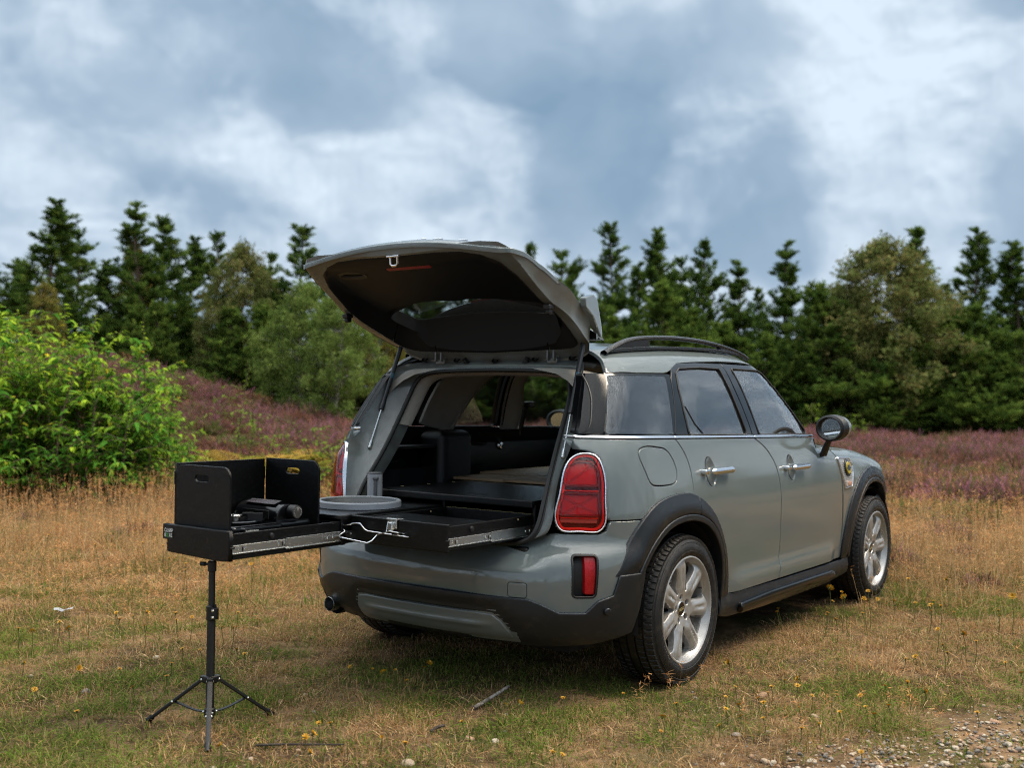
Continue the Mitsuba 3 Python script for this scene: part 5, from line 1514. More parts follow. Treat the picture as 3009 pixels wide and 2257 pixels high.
lay('tall_grass', tall_green, 2300, 5.4, 18, lambda u, v: np.clip(sstep(.52, .66, patch(u, v, .40, 7)) * .8 * sstep(5.6, 7, v) + np.exp(-((u - 2.7) / 1.1) ** 2 - ((v - 7.3) / .8) ** 2) + 1.0 * np.exp(-((u + 3.2) / 1.9) ** 2 - ((v - 15.0) / 1.9) ** 2) + .5 * sstep(12, 14, v) * sstep(0, -3, u), 0, 1), s=(.6, 1.15), tall=True, seed=106)


def heather(n, rad, h, cols, tips, seed, tipk=.55):
    """A cushion of upright sprigs, the upper part of each in flower."""
    r = np.random.default_rng(seed)
    a, q = r.uniform(0, 2 * np.pi, n), np.sqrt(r.uniform(0, 1, n))
    hh = h * (1 - .55 * q ** 2.2) * r.uniform(.75, 1.15, n)
    root = np.stack([rad * q * np.cos(a), rad * q * np.sin(a), hh * r.uniform(.15, .62, n)], 1)
    tilt = .15 + .8 * q * r.uniform(.5, 1.2, n)
    b = a + r.normal(0, .5, n)
    d = np.stack([np.cos(b) * np.sin(tilt), np.sin(b) * np.sin(tilt), np.cos(tilt)], 1)
    L = hh * r.uniform(.35, .6, n)
    fl = r.uniform(0, 1, n) < tipk
    base = pick(cols, n, r)
    tip = np.where(fl[:, None], pick(tips, n, r, .25), base * 1.2)
    return join([ribbons(root, d, L, np.full(n, .016), np.full(n, .15), 2, base, tip, r, .55), ribbons(root, np.stack([d[:, 1], -d[:, 0], d[:, 2]], 1), L * .8, np.full(n, .016), np.full(n, .15), 2, base, tip, r, .55)])


HB = [(.11, .075, .050), (.15, .090, .060), (.085, .090, .034), (.19, .11, .070)]
HT = [(.36, .140, .205), (.28, .115, .145), (.44, .19, .30), (.31, .13, .125)]
HR = [(.34, .130, .085), (.27, .105, .065), (.40, .19, .12)]
HG = [(.13, .15, .045), (.17, .17, .06), (.10, .12, .035)]
heath = [group('heath_pink', heather(300, .40, .42, HB, HT + HR[:1] + HG[:1], 90, .75), BLADE), group('heath_mixed', heather(280, .38, .34, HB, HT + HR + HR, 91, .7), BLADE), group('heath_rust', heather(260, .36, .30, HB, HR, 92, .8), BLADE), group('heath_green', heather(260, .34, .32, HG + HB[2:3], HG + HT[:1], 93, .4), BLADE)]
heath_far = [group('heath_far_pink', heather(170, .60, .46, HB, HT + HR[:1], 95, .8), BLADE), group('heath_far_rust', heather(170, .55, .36, HB, HR + HT[:2], 96, .8), BLADE), group('heath_far_green', heather(150, .5, .34, HG + HB, HG + HR, 97, .5), BLADE)]
tag('heather', 'purple and rust brown heather covering the heath behind the car and the mound', 'heather', kind='stuff')
mound_side = lambda u, v: sstep(-1.2, -2.6, u) * sstep(16.4, 18.4, v + .30 * (u + 3) + 1.6 * (patch(u, v, .5, 12) - .5))
right_side = lambda u, v: sstep(-1.8, -.3, u) * sstep(10.6, 12.6, v + 1.2 * (patch(u, v, .5, 8) - .5))
cover = lambda u, v: np.maximum(right_side(u, v) * sstep(.25, .45, patch(u, v, .35, 9) + .1), mound_side(u, v))
drift = lambda u, v, k: meshkit.fbm(np.stack([u * .28, v * .28, 0 * u + k], -1), 3, 70 + k)
for i_, (k_, f_) in enumerate(((heath[0], lambda u, v: sstep(.50, .62, drift(u, v, 1))), (heath[1], lambda u, v: .75 + 0 * u), (heath[2], lambda u, v: sstep(.46, .60, drift(u, v, 2))), (heath[3], lambda u, v: .9 * sstep(.44, .58, drift(u, v, 3))))):
    lay('heather', [k_], 1650, 10.5, 26, lambda u, v, f_=f_: cover(u, v) * f_(u, v), s=(.40, 1.25), seed=107 + i_)
for i_, (k_, f_) in enumerate(((heath_far[0], lambda u, v: sstep(.50, .62, drift(u, v, 1))), (heath_far[1], lambda u, v: .6 + 0 * u), (heath_far[2], lambda u, v: .7 * sstep(.50, .62, drift(u, v, 3))))):
    lay('heather', [k_], 1000, 25, 46, lambda u, v, f_=f_: np.maximum(sstep(-2, 0, u), sstep(40, 30, v)) * f_(u, v), s=(.5, 1.5), seed=117 + i_)


lay('heather', [heath[0], heath[3], heath[1]], 500, 7.6, 13.5, lambda u, v: .35 * sstep(.52, .64, patch(u, v, .8, 14)), s=(.22, .55), tall=True, seed=141)


def pebble(seed, flat=.6):
    r = np.random.default_rng(seed)
    m = trimesh.creation.icosphere(2, 1.0)
    v = np.asarray(m.vertices) * [1, r.uniform(.65, .9), flat * r.uniform(.75, 1.1)]
    v = v * (1 + .35 * (meshkit.noise(v * 1.3 + seed * 7.1, seed)[:, None] - .5))
    for _ in range(5):                                             # a few worn flats
        d = r.normal(0, 1, 3); d /= np.linalg.norm(d)
        h = v @ d
        lim = np.quantile(h, .86)
        v = v - np.maximum(h - lim, 0)[:, None] * d * .8
    return v, np.asarray(m.faces)


PEB = [(.34, .27, .20), (.23, .20, .17), (.40, .31, .22), (.19, .175, .16), (.33, .21, .14), (.44, .38, .30), (.27, .175, .11), (.15, .14, .13)]
peb_kinds = []
for k in range(8):
    v, f = pebble(200 + k)
    c = np.broadcast_to(PEB[k], v.shape) * (.82 + .36 * meshkit.noise(v * 4 + k, k)[:, None])
    peb_kinds.append(group(f'pebble_{k}', (v, f, c), STONE, True))
tag('gravel', 'small mixed pebbles of the gravel track at the right front edge', 'gravel', kind='stuff')
r = np.random.default_rng(55)
u = r.uniform(-2.6, 3.2, 40000); v = r.uniform(3.45, 5.6, 40000)
b = bare(u, v)
track = sstep(.25, -.35, (v - 3.95) - .46 * (u - 1.0) + .5 * (patch(u, v, 1.4, 2) - .5)) * sstep(.5, 1.3, u)
keep = r.uniform(0, 1, len(u)) < np.clip(.14 * b ** 1.5 + .65 * track, 0, 1)
u, v, track = u[keep], v[keep], track[keep]
size = np.clip(np.exp(r.normal(-5.40, .45, len(u))) * (1 + .35 * track), .003, .022)
P = CAM * [1, 1, 0] + u[:, None] * RIGHT + v[:, None] * AHEAD
P[:, 2] = ground_z(u, v) + size * .18 + track * .010 * r.uniform(0, 1, len(u))
which = r.integers(0, 8, len(u))
for k in range(8):
    m = which == k
    copies('gravel', peb_kinds[k], P[m], size[m], r.uniform(0, 360, m.sum()), r.uniform(-25, 25, m.sum()))
# ------------------------------------------------------------------ trees
BARK = mat('bark', type='twosided', bsdf={'type': 'diffuse', 'reflectance': proc(lambda p, n, uv: mix((.085, .060, .045), (.17, .125, .10), fbm(p.x * 9, p.y * 9, p.z * 2.5, 3)))})
PALE_BARK = mat('pale_bark', type='twosided', bsdf={'type': 'diffuse', 'reflectance': proc(lambda p, n, uv: mix((.10, .09, .08), (.36, .34, .31), smoothstep(.35, .6, fbm(p.x * 6, p.y * 6, p.z * 14, 3))))})
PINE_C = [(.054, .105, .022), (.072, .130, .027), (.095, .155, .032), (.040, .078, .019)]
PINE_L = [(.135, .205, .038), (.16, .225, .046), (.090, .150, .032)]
BIRCH_C = [(.17, .185, .045), (.22, .205, .055), (.135, .165, .038), (.27, .20, .06)]
WILLOW_C = [(.16, .23, .055), (.20, .255, .070), (.13, .195, .045)]
OLIVE_C = [(.145, .18, .055), (.185, .195, .065), (.115, .15, .045), (.21, .185, .070)]


def needles(P, D, L, n, nl, w, cols, r):
    """Bottle-brush shoots: n needles along each."""
    k = len(P)
    t = np.broadcast_to(np.linspace(.08, 1, n), (k, n)) + r.normal(0, .03, (k, n))
    base = P[:, None] + D[:, None] * (L[:, None] * t)[..., None]
    rad = r.normal(0, 1, (k, n, 3))
    rad -= D[:, None] * (rad * D[:, None]).sum(-1, keepdims=True)
    rad /= np.linalg.norm(rad, axis=-1, keepdims=True)
    d = D[:, None] * r.uniform(.5, 1.0, (k, n, 1)) + rad
    d /= np.linalg.norm(d, axis=-1, keepdims=True)
    side = np.cross(d, r.normal(0, 1, (k, n, 3)))
    side /= np.linalg.norm(side, axis=-1, keepdims=True)
    ln = (nl * r.uniform(.7, 1.15, (k, n)))[..., None]
    v = np.stack([base - side * w / 2, base + side * w / 2, base + d * ln], 2).reshape(-1, 3)
    c = np.broadcast_to((pick(cols, k, r, .16)[:, None] * (1 + r.normal(0, .12, (k, n, 1))))[:, :, None], (k, n, 3, 3)).reshape(-1, 3)
    return v, np.arange(len(v)).reshape(-1, 3), np.clip(c, .004, .5)


def pine(seed, H, R, low=.10, n=150, shoot=.34, nn=20, ragged=.4, cols=PINE_C, lit=PINE_L, nl=.135, nw=.042, tip=.9, up_=.30):
    """A pine: limbs at all heights, longest low down, each a flat uneven spray of bottle-brush shoots that turn up at their tips."""
    r = np.random.default_rng(seed)
    lean = r.normal(0, .014, 2) * H
    wob = r.uniform(0, 6, 2)
    spine = lambda z: np.array([lean[0] * (z / H) ** 2 + .07 * math.sin(z * .9 + wob[0]), lean[1] * (z / H) ** 2 + .06 * math.sin(z * 1.1 + wob[1]), z])
    lobes = r.normal(0, 1, (4, 3)) * [.18, 1, 1]                       # uneven sides
    wood_, P, D, L = [tube([spine(a) for a in np.linspace(-.05, H * .98, 12)], np.linspace(.085 * H / 9, .012, 12), 7)], [], [], []
    for k in np.sort(1 - (1 - low) * r.uniform(0, 1, n) ** .86):
        k = float(np.clip(k, low, .975))
        z = k * H
        a = r.uniform(0, 2 * np.pi)
        side_gain = 1 + sum(q[0] * math.cos((i + 1) * a + 3 * q[1] + 2.2 * k * (i + 1) * q[2]) for i, q in enumerate(lobes))
        ln = (R * (1 - k) ** tip * (1.0 if k > .25 else .7 + 1.2 * k) + .12) * r.uniform(1 - ragged, 1.1) * np.clip(side_gain, .5, 1.45)
        el_ = up_ * r.uniform(.2, 1.5) + .75 * k ** 2
        out = np.array([math.cos(a), math.sin(a), 0])
        across = np.array([-out[1], out[0], 0])
        t = np.linspace(0, 1, 6)
        path = spine(z) + out * (ln * t * math.cos(el_))[:, None] + np.array([0, 0, 1.0]) * (ln * (t * math.sin(el_) * .7 - .10 * t * (1 - t) * 4 * (1 - k) + .16 * t ** 3))[:, None]
        wood_.append(tube(path, np.linspace(.020, .005, 6) * (1.3 - .6 * k), 3, caps=False))
        m = max(3, int(4 + ln * 9))
        tt = r.uniform(.16, 1.0, m) ** .8
        i = np.minimum(4, (tt * 5).astype(int)); f = (tt * 5 - i)[:, None]
        p = path[i] * (1 - f) + path[i + 1] * f + across * (r.normal(0, .20, m) * ln * (1.1 - tt) + r.normal(0, .03, m))[:, None] + np.array([0, 0, 1.0]) * r.normal(0, .05, m)[:, None]
        d = out * r.uniform(.2, 1.0, (m, 1)) + across * r.normal(0, .55, (m, 1)) + np.array([0, 0, 1.0]) * (r.uniform(.0, .75, (m, 1)) + .7 * k)
        P.append(p); D.append(d / np.linalg.norm(d, axis=1, keepdims=True)); L.append(shoot * r.uniform(.55, 1.15, m) * (1.05 - .30 * k))
    for q in range(3):
        d = np.array([[r.normal(0, .12), r.normal(0, .12), 1.0]])
        P.append((spine(H * .955) + [0, 0, -.10 * q])[None]); D.append(d / np.linalg.norm(d)); L.append(np.array([.40 - .06 * q]))
    P, D, L = np.vstack(P), np.vstack(D), np.concatenate(L)
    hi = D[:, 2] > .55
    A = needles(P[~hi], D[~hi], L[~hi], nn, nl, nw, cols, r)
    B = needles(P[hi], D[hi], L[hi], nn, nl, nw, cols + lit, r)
    return cat(*wood_), join([A, B])


def leaves_cloud(P, n, spread, size, cols, r, droop=0.0, aspect=.55):
    """n small leaves about each point of a twig."""
    k = len(P)
    c = P[:, None] + r.normal(0, 1, (k, n, 3)) * spread + np.array([0, 0, -1.0]) * np.abs(r.normal(0, droop, (k, n, 1)))
    d = r.normal(0, 1, (k, n, 3)) + [0, 0, -.3 - droop]
    d /= np.linalg.norm(d, axis=-1, keepdims=True)
    s = np.cross(d, r.normal(0, 1, (k, n, 3)))
    s /= np.linalg.norm(s, axis=-1, keepdims=True)
    ln = (size * r.uniform(.65, 1.25, (k, n)))[..., None]
    v = np.stack([c - d * ln / 2, c + s * ln * aspect / 2, c + d * ln / 2, c - s * ln * aspect / 2], 2).reshape(-1, 4, 3)
    m = len(v)
    idx = np.arange(m * 4).reshape(m, 4)
    col = pick(cols, k, r, .16)[:, None] * (1 + r.normal(0, .14, (k, n, 1)))
    cc = np.broadcast_to(col[:, :, None], (k, n, 4, 3)).reshape(-1, 3)
    return v.reshape(-1, 3), np.vstack([idx[:, [0, 1, 2]], idx[:, [0, 2, 3]]]), np.clip(cc, .004, .6)


def broadleaf(seed, H, R, cols, clumps=150, twigs=22, n=6, leaf=.13, low=.12, droop=.15, trunks=2, crown=.80):
    """A birch or sallow: a few stems, limbs, and leaf sprays set out in uneven clumps through the crown."""
    r = np.random.default_rng(seed)
    wood_, P = [], []
    stems = []
    for s in range(trunks):
        a = r.uniform(0, 2 * np.pi)
        top = np.array([math.cos(a) * R * .30, math.sin(a) * R * .30, H * r.uniform(.82, .95)])
        mid = top * [.35, .35, .5] + r.normal(0, .05, 3)
        path = curve([(0, 0, -.05), mid, top], 9)
        stems.append(path)
        wood_.append(tube(path, np.linspace(.06 * H / 7, .012, 9), 6))
    for q in range(clumps):
        k = r.uniform(0, 1) ** .8
        z = H * (low + (1 - low) * k)
        prof = math.sin(math.pi * min(1, (.16 + .84 * k) ** crown)) ** .62
        a = r.uniform(0, 2 * np.pi)
        rr = R * max(.12, prof) * math.sqrt(r.uniform(.12, 1)) * r.uniform(.8, 1.15)
        c = np.array([math.cos(a) * rr, math.sin(a) * rr, z])
        st = stems[r.integers(0, trunks)]
        j = st[np.argmin(np.abs(st[:, 2] - (z - .25 * rr)))]
        wood_.append(tube(curve([j, j * .4 + c * .6 + [0, 0, .12 * rr], c], 5), np.linspace(.014, .004, 5), 3, caps=False))
        rad = R * r.uniform(.10, .22)
        d = r.normal(0, 1, (twigs, 3))
        d /= np.linalg.norm(d, axis=1, keepdims=True)
        P.append(c + d * rad * r.uniform(.3, 1.0, (twigs, 1)) * [1, 1, .8])
    return cat(*wood_), leaves_cloud(np.vstack(P), n, leaf * .6, leaf, cols, r, droop)


def shapes(gen, bark):
    w, fol = gen
    return ply(w, bark, smooth=True), shape_of(fol, LEAF)


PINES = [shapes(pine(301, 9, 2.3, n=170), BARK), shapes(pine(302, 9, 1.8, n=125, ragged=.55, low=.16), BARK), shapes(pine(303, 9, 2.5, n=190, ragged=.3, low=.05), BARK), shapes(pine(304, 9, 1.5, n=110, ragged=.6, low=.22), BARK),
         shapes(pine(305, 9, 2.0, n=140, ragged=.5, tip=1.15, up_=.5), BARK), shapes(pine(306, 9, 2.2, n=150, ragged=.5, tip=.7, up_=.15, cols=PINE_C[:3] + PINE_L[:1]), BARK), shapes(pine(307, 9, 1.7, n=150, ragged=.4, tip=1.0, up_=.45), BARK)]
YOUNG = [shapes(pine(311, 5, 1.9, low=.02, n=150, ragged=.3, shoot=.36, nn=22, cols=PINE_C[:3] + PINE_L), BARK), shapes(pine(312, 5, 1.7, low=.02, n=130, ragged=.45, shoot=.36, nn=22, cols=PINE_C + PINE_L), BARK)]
BIRCHES = [shapes(broadleaf(321, 7, 1.9, BIRCH_C), PALE_BARK), shapes(broadleaf(322, 7, 2.3, OLIVE_C, clumps=190), PALE_BARK), shapes(broadleaf(323, 5, 1.9, WILLOW_C, clumps=170, low=.04, trunks=3, leaf=.10, n=6), PALE_BARK)]


def plant(kind, name, label, u, v, h, h0, wide=1.0, group=None, rot=None, cat_='tree'):
    key = thing(name, label, cat_, group)
    s = h / h0
    M = T().translate(at(u, v, -.03).tolist()) @ T().rotate([0, 0, 1], float(rng.uniform(0, 360) if rot is None else rot)) @ T().scale([s * wide, s * wide, s])
    obj('trunk', kind[0], None, key, move=M)
    obj('crown', kind[1], None, key, move=M)
    return key


def px(x, v):          # the treeline was surveyed on an image 2212 px wide; bearing and distance give the spot
    return (x - 1106) / 2363.5 * v


def tall_(y, x, v):
    return 1.28 + (860 + (1106 - x) * .0134 - y) / 2363.5 * v


LEFT = 'pines of the left treeline'
tree_list = [
    # bearing, top, distance, kind, width, label
    (-60, 560, 40, 2, 1.1, 'dark pine cut by the left edge of the picture'),
    (30, 590, 43, 3, 1.2, 'short narrow pine at the far left, left of the broad pine'),
    (105, 458, 40, 0, 1.25, 'broad round topped pine standing highest at the far left'),
    (165, 520, 43, 2, 1.0, 'pine crowding the right side of the broad far left pine'),
    (232, 585, 41, 3, 1.1, 'thin ragged pine in the gap right of the broad far left pine'),
    (300, 455, 40, 1, 1.15, 'tall pine with a crooked leader, highest between the far left pine and the tailgate'),
    (352, 490, 42, 0, .95, 'pine with a blunt top against the right flank of the tall crooked pine'),
    (408, 530, 44, 3, 1.1, 'slim pine left of the small round headed pine'),
    (470, 520, 41, 1, .9, 'small round headed pine above the olive birch'),
    (575, 560, 44, 2, .9, 'pine half hidden behind the olive birch'),
    (640, 500, 40, 1, 1.2, 'leaning pine with upswept shoots just left of the raised tailgate'),
    (715, 600, 43, 2, 1.0, 'pine behind the tip of the raised tailgate'),
    (800, 560, 46, 0, 1.0, 'pine behind the raised tailgate, left part'),
    (900, 540, 46, 1, 1.0, 'pine behind the raised tailgate, middle part'),
    (1010, 545, 47, 0, 1.1, 'pine behind the raised tailgate, right part'),
    (1085, 560, 45, 2, 1.0, 'pine behind the spoiler of the raised tailgate'),
    (1140, 528, 47, 1, .9, 'pine whose tip shows just over the right edge of the tailgate'),
    (1212, 535, 46, 2, .95, 'low pine between the tailgate and the tall slim pine'),
    (1318, 478, 46, 1, 1.1, 'tall slim pine with open finger like shoots above the roof rail'),
    (1378, 560, 49, 3, 1.2, 'dim pine filling the gap between two tall pines above the roof'),
    (1425, 484, 46, 0, 1.05, 'tall pine with three upright tips above the front of the roof'),
    (1470, 545, 48, 2, .9, 'pine tucked against the right of the three tipped pine'),
    (1515, 510, 46, 2, .85, 'pointed dense pine right of the three tipped pine'),
    (1585, 548, 47, 3, 1.3, 'loose open pine at the dip in the right treeline'),
    (1640, 610, 49, 2, .8, 'lowest pine of the right treeline, left of the layered pine'),
    (1703, 500, 45, 1, 1.25, 'layered pine standing alone against the sky right of the dip'),
    (1775, 640, 48, 2, 1.0, 'dark pine between the layered pine and the big grey green birch'),
    (1985, 470, 50, 3, 1.2, 'narrow pine rising behind the big grey green birch'),
    (2040, 590, 50, 2, .9, 'low pine right of the big grey green birch'),
    (2105, 468, 46, 0, 1.15, 'tall dense pine with spreading top near the right edge'),
    (2160, 600, 48, 2, .9, 'pine between the two tall pines at the right edge'),
    (2197, 492, 46, 3, 1.35, 'slender pine at the right edge of the picture'),
    (2280, 520, 46, 2, 1.1, 'pine beyond the right edge of the picture'),
]
ALT = {0: (0, 2, 6), 1: (1, 4), 2: (2, 5), 3: (3, 6, 4)}
for n_, (x, y, v, k, wd, lab) in enumerate(tree_list):
    k = ALT[k][n_ % len(ALT[k])]
    v = v if x > 1100 else v - 5
    u_ = px(x, v)
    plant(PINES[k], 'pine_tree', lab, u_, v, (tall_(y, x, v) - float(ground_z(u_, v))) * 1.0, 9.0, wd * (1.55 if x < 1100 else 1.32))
birch_list = [
    (92, 640, 33, 0, .9, 'small yellowish birch low in front of the far left pine', 7),
    (285, 545, 36, 0, .55, 'faded tan birch in front of the tall crooked pine', 7),
    (520, 545, 35, 1, .95, 'olive brown birch left of the pale green sallow', 7),
    (655, 625, 32, 2, 1.05, 'pale green sallow with a pointed crown left of the car', 5),
    (722, 650, 31, 2, 1.0, 'pale green sallow against the right side of the pointed sallow', 5),
    (815, 660, 33, 0, 1.05, 'yellow olive birch just left of the car under the tailgate', 7),
    (1905, 500, 43, 1, 1.40, 'big grey green birch with a wide rounded crown', 7),
    (1840, 600, 42, 1, .95, 'lower grey green birch at the left foot of the big birch', 7),
]
for x, y, v, k, wd, lab, h0 in birch_list:
    u_ = px(x, v)
    plant(BIRCHES[k], 'birch_tree' if k < 2 else 'sallow_tree', lab, u_, v, tall_(y, x, v) - float(ground_z(u_, v)), h0, wd)
r = np.random.default_rng(77)
ORD = 'first second third fourth fifth sixth seventh eighth ninth tenth eleventh twelfth thirteenth fourteenth fifteenth sixteenth seventeenth eighteenth nineteenth twentieth'.split()
nth = {}
for i, x in enumerate(list(range(-40, 900, 54)) + list(range(905, 2300, 50))):
    v = (34.5 if x < 900 else 41.5) + r.uniform(-1.2, 1.5)
    xx = x + r.uniform(-14, 14)
    top = (r.uniform(670, 770) if x < 560 else r.uniform(745, 830) if x < 900 else r.uniform(600, 745))
    u_ = px(xx, v)
    side_ = 'left of the car' if x < 900 else 'behind the car' if x < 1750 else 'right of the car'
    nth[side_] = nth.get(side_, -1) + 1
    plant(YOUNG[i % 2], 'young_pine', f'bushy young pine, {ORD[nth[side_]]} from the left along the treeline foot {side_}', u_, v, max(2.0, tall_(top, xx, v) - float(ground_z(u_, v))), 5.0, r.uniform(1.15, 1.6), cat_='young pine')
# the rest of the clearing's edge, seen only as reflections in the car
for i, az in enumerate(np.concatenate([np.arange(31, 178, 5.2), np.arange(-175, -32, 9.0)])):
    rad = r.uniform(58, 74)
    a = math.radians(az)
    plant(PINES[i % 7], 'pine_tree', 'pine on the far side of the clearing, mirrored in the car', rad * math.sin(a), rad * math.cos(a), r.uniform(5, 8.5), 9.0, r.uniform(1.4, 2.2), group='pines round the clearing outside the picture')
    if az > 0:
        a += .045
        plant(YOUNG[i % 2], 'young_pine', 'young pine on the far side of the clearing, mirrored in the car', (rad - 3) * math.sin(a), (rad - 3) * math.cos(a), r.uniform(3.0, 5.0), 5.0, 2.2, group='young pines round the clearing outside the picture', cat_='young pine')

# ------------------------------------------------------------------ the cherry like shrub on the left, and saplings
def leaf_blades(P, D, N, L, W, cols, r, curl=.35):
    """Pointed leaves: a folded, drooping blade of eight triangles each."""
    k = len(P)
    S = np.cross(D, N); S /= np.linalg.norm(S, axis=1, keepdims=True)
    N = np.cross(S, D)
    t = np.array([0, .28, .62, 1.0]); w = np.array([.10, .92, .78, .02])
    axis_ = P[:, None] + D[:, None] * (L[:, None] * t)[..., None] - N[:, None] * (L[:, None] * curl * t ** 2)[..., None] - np.array([0, 0, 1.0]) * (L[:, None] * .22 * t ** 2)[..., None]
    ed = S[:, None] * (W[:, None] * w / 2)[..., None]
    lift = N[:, None] * (W[:, None] * w * .16)[..., None]
    v = np.stack([axis_ - ed + lift, axis_, axis_ + ed + lift], 2).reshape(k, 12, 3)
    f0 = []
    for i in range(3):
        for j in range(2):
            a, b, c, d = i * 3 + j, i * 3 + j + 1, (i + 1) * 3 + j + 1, (i + 1) * 3 + j
            f0 += [[a, b, c], [a, c, d]]
    f = (np.array(f0)[None] + np.arange(k)[:, None, None] * 12).reshape(-1, 3)
    c = np.broadcast_to(cols[:, None], (k, 12, 3)) * (1 + .10 * np.array([0, .6, 0] * 4))[None, :, None]
    return v.reshape(-1, 3), f, np.clip(c, .004, .7).reshape(-1, 3)


def shrub(stems, seed, leafL=.122, step=.041, young=(.44, .60, .045), old=(.078, .225, .030), lush=1.0):
    r = np.random.default_rng(seed)
    wood_, P, D, N, C, Ls = [], [], [], [], [], []
    def leafy(path, tipk, t0):
        s = np.concatenate([[0], np.cumsum(np.linalg.norm(np.diff(path, axis=0), axis=1))])
        for q in np.arange(t0 * s[-1], s[-1], step * r.uniform(.85, 1.15)):
            p = np.array([np.interp(q, s, path[:, k]) for k in range(3)])
            i = min(len(path) - 2, np.searchsorted(s, q))
            t = path[i + 1] - path[i]; t /= np.linalg.norm(t) + 1e-9
            az_ = r.uniform(0, 2 * np.pi)
            d = np.array([math.cos(az_), math.sin(az_), r.uniform(-.35, .45)]) * 1.0 + t * .55
            d /= np.linalg.norm(d)
            n_ = np.array([0, 0, 1.0]) + r.normal(0, .25, 3)
            k = np.clip((q / s[-1] - .25) / .75, 0, 1) ** 1.3 * tipk
            k = np.clip(k + r.normal(0, .14), 0, 1)
            P.append(p); D.append(d); N.append(n_); C.append(np.array(old) * (1 - k) + np.array(young) * k * r.uniform(.70, 1.1)); C[-1] = C[-1] * r.uniform(.72, 1.22) * (np.array([1.9, 1.0, .8]) if r.uniform() < .025 else 1); Ls.append(leafL * r.uniform(.5, 1.2) * (1 - .35 * (q / s[-1]) ** 3))
    for base, top in stems:
        base, top = np.asarray(base, float), np.asarray(top, float)
        mid = base * .5 + top * .5 + np.array([r.normal(0, .10), r.normal(0, .10), .16])
        path = curve([base, mid, top, top + (top - mid) * .25 + [0, 0, -.03]], 16)
        wood_.append(tube(path, np.linspace(.013, .003, 16), 5))
        tipk = np.clip((top[2] - .3) / 1.3, .25, 1.0)
        leafy(path, tipk, .30)
        for q in range(int(11 * lush)):
            i = r.integers(4, 15)
            a = r.uniform(0, 2 * np.pi)
            ln = r.uniform(.20, .55)
            d = np.array([math.cos(a), math.sin(a), r.uniform(.05, .8)]); d /= np.linalg.norm(d)
            tw = curve([path[i], path[i] + d * ln * .55 + [0, 0, .03], path[i] + d * ln + [0, 0, -.02]], 8)
            wood_.append(tube(tw, np.linspace(.005, .002, 8), 4, caps=False))
            leafy(tw, tipk * .9, .12)
    P, D, N, C, Ls = np.array(P), np.array(D), np.array(N), np.array(C), np.array(Ls)
    return cat(*wood_), leaf_blades(P, D, N, Ls, Ls * r.uniform(.36, .46, len(Ls)), C, r)


top_u = np.array([-9.2, -7.7, -6.85, -6.15, -5.8, -5.3, -4.85, -4.5, -4.15, -3.9, -3.75])
top_z = np.array([2.1, 2.2, 2.3, 2.30, 2.25, 1.95, 1.95, 1.75, 1.45, 1.15, .75])
r = np.random.default_rng(5)
stems = []
for i in range(190):
    u_ = r.uniform(-8.6, -3.9)
    v_ = 12.4 + r.normal(0, .45)
    h = np.interp(u_, top_u, top_z) * r.uniform(.40, 1.0) ** .7
    b = np.array([u_ * .88 - .62, v_ + r.normal(0, .25)])
    stems.append((at(b[0], b[1]), at(u_, v_ - r.uniform(-.1, .55), h - .04)))
for i in range(90):
    u_ = r.uniform(-8.6, -3.95)
    v_ = 11.75 + r.normal(0, .25)
    stems.append((at(u_ * .95 - .25, v_ + .25), at(u_, v_ - .15, r.uniform(.18, .85))))
for u_, v_, h in ((-5.95, 12.2, 2.32), (-5.70, 12.0, 2.28), (-4.95, 12.1, 2.05), (-4.68, 12.2, 1.98), (-4.15, 12.3, 1.92), (-3.85, 12.0, 1.35), (-3.75, 12.1, 1.18)):
    stems.append((at(u_ * .93 - .35, v_), at(u_, v_, h)))
w, fol = shrub(stems, 9)
key = thing('green_shrub', 'big bright green leafy shrub at the left edge of the picture', 'shrub')
obj('stems', w, BARK, key, smooth=True)
k_ = obj('foliage', {**ply(mesh(fol[0], fol[1]), LEAF, smooth=True, color=fol[2])}, None, key)
labels[k_] = {'kind': 'stuff'}
for u_, v_, h, n, seed, lab in ((-3.95, 15.5, 1.75, 3, 21, 'thin bright sapling standing behind the right end of the big shrub'), (-4.35, 15.2, 1.55, 3, 22, 'leafy sapling behind the top of the big shrub'), (-3.05, 14.6, 1.15, 2, 23, 'small yellow green sapling on the flank of the heather mound'),
                               (-2.25, 12.6, .95, 4, 24, 'yellow green sapling just left of the car'), (-2.05, 11.6, .62, 3, 25, 'low yellow green sapling beside the left tail light'),
                               (10.2, 33.0, 1.3, 4, 26, 'yellow green sapling in the heather right of the car, nearest one'), (11.0, 40.0, 1.5, 4, 27, 'bright sapling at the foot of the right treeline'), (13.5, 40.2, 1.2, 4, 28, 'low sapling at the foot of the right treeline, right of the bright one')):
    rr = np.random.default_rng(seed)
    k = 1.0 if v_ < 20 else 1.8
    ss = [(at(u_ + rr.normal(0, .06), v_), at(u_ + rr.normal(0, .22 * k), v_ + rr.normal(0, .15), h * rr.uniform(.6, 1.0))) for _ in range(n)]
    w, fol = shrub(ss, seed, .075 * k, .040 * k, (.30, .42, .04), (.13, .22, .03), .7)
    key = thing('sapling', lab, 'sapling')
    obj('stem', w, BARK, key, smooth=True)
    k_ = obj('foliage', {**ply(mesh(fol[0], fol[1]), LEAF, smooth=True, color=fol[2])}, None, key)
    labels[k_] = {'kind': 'stuff'}


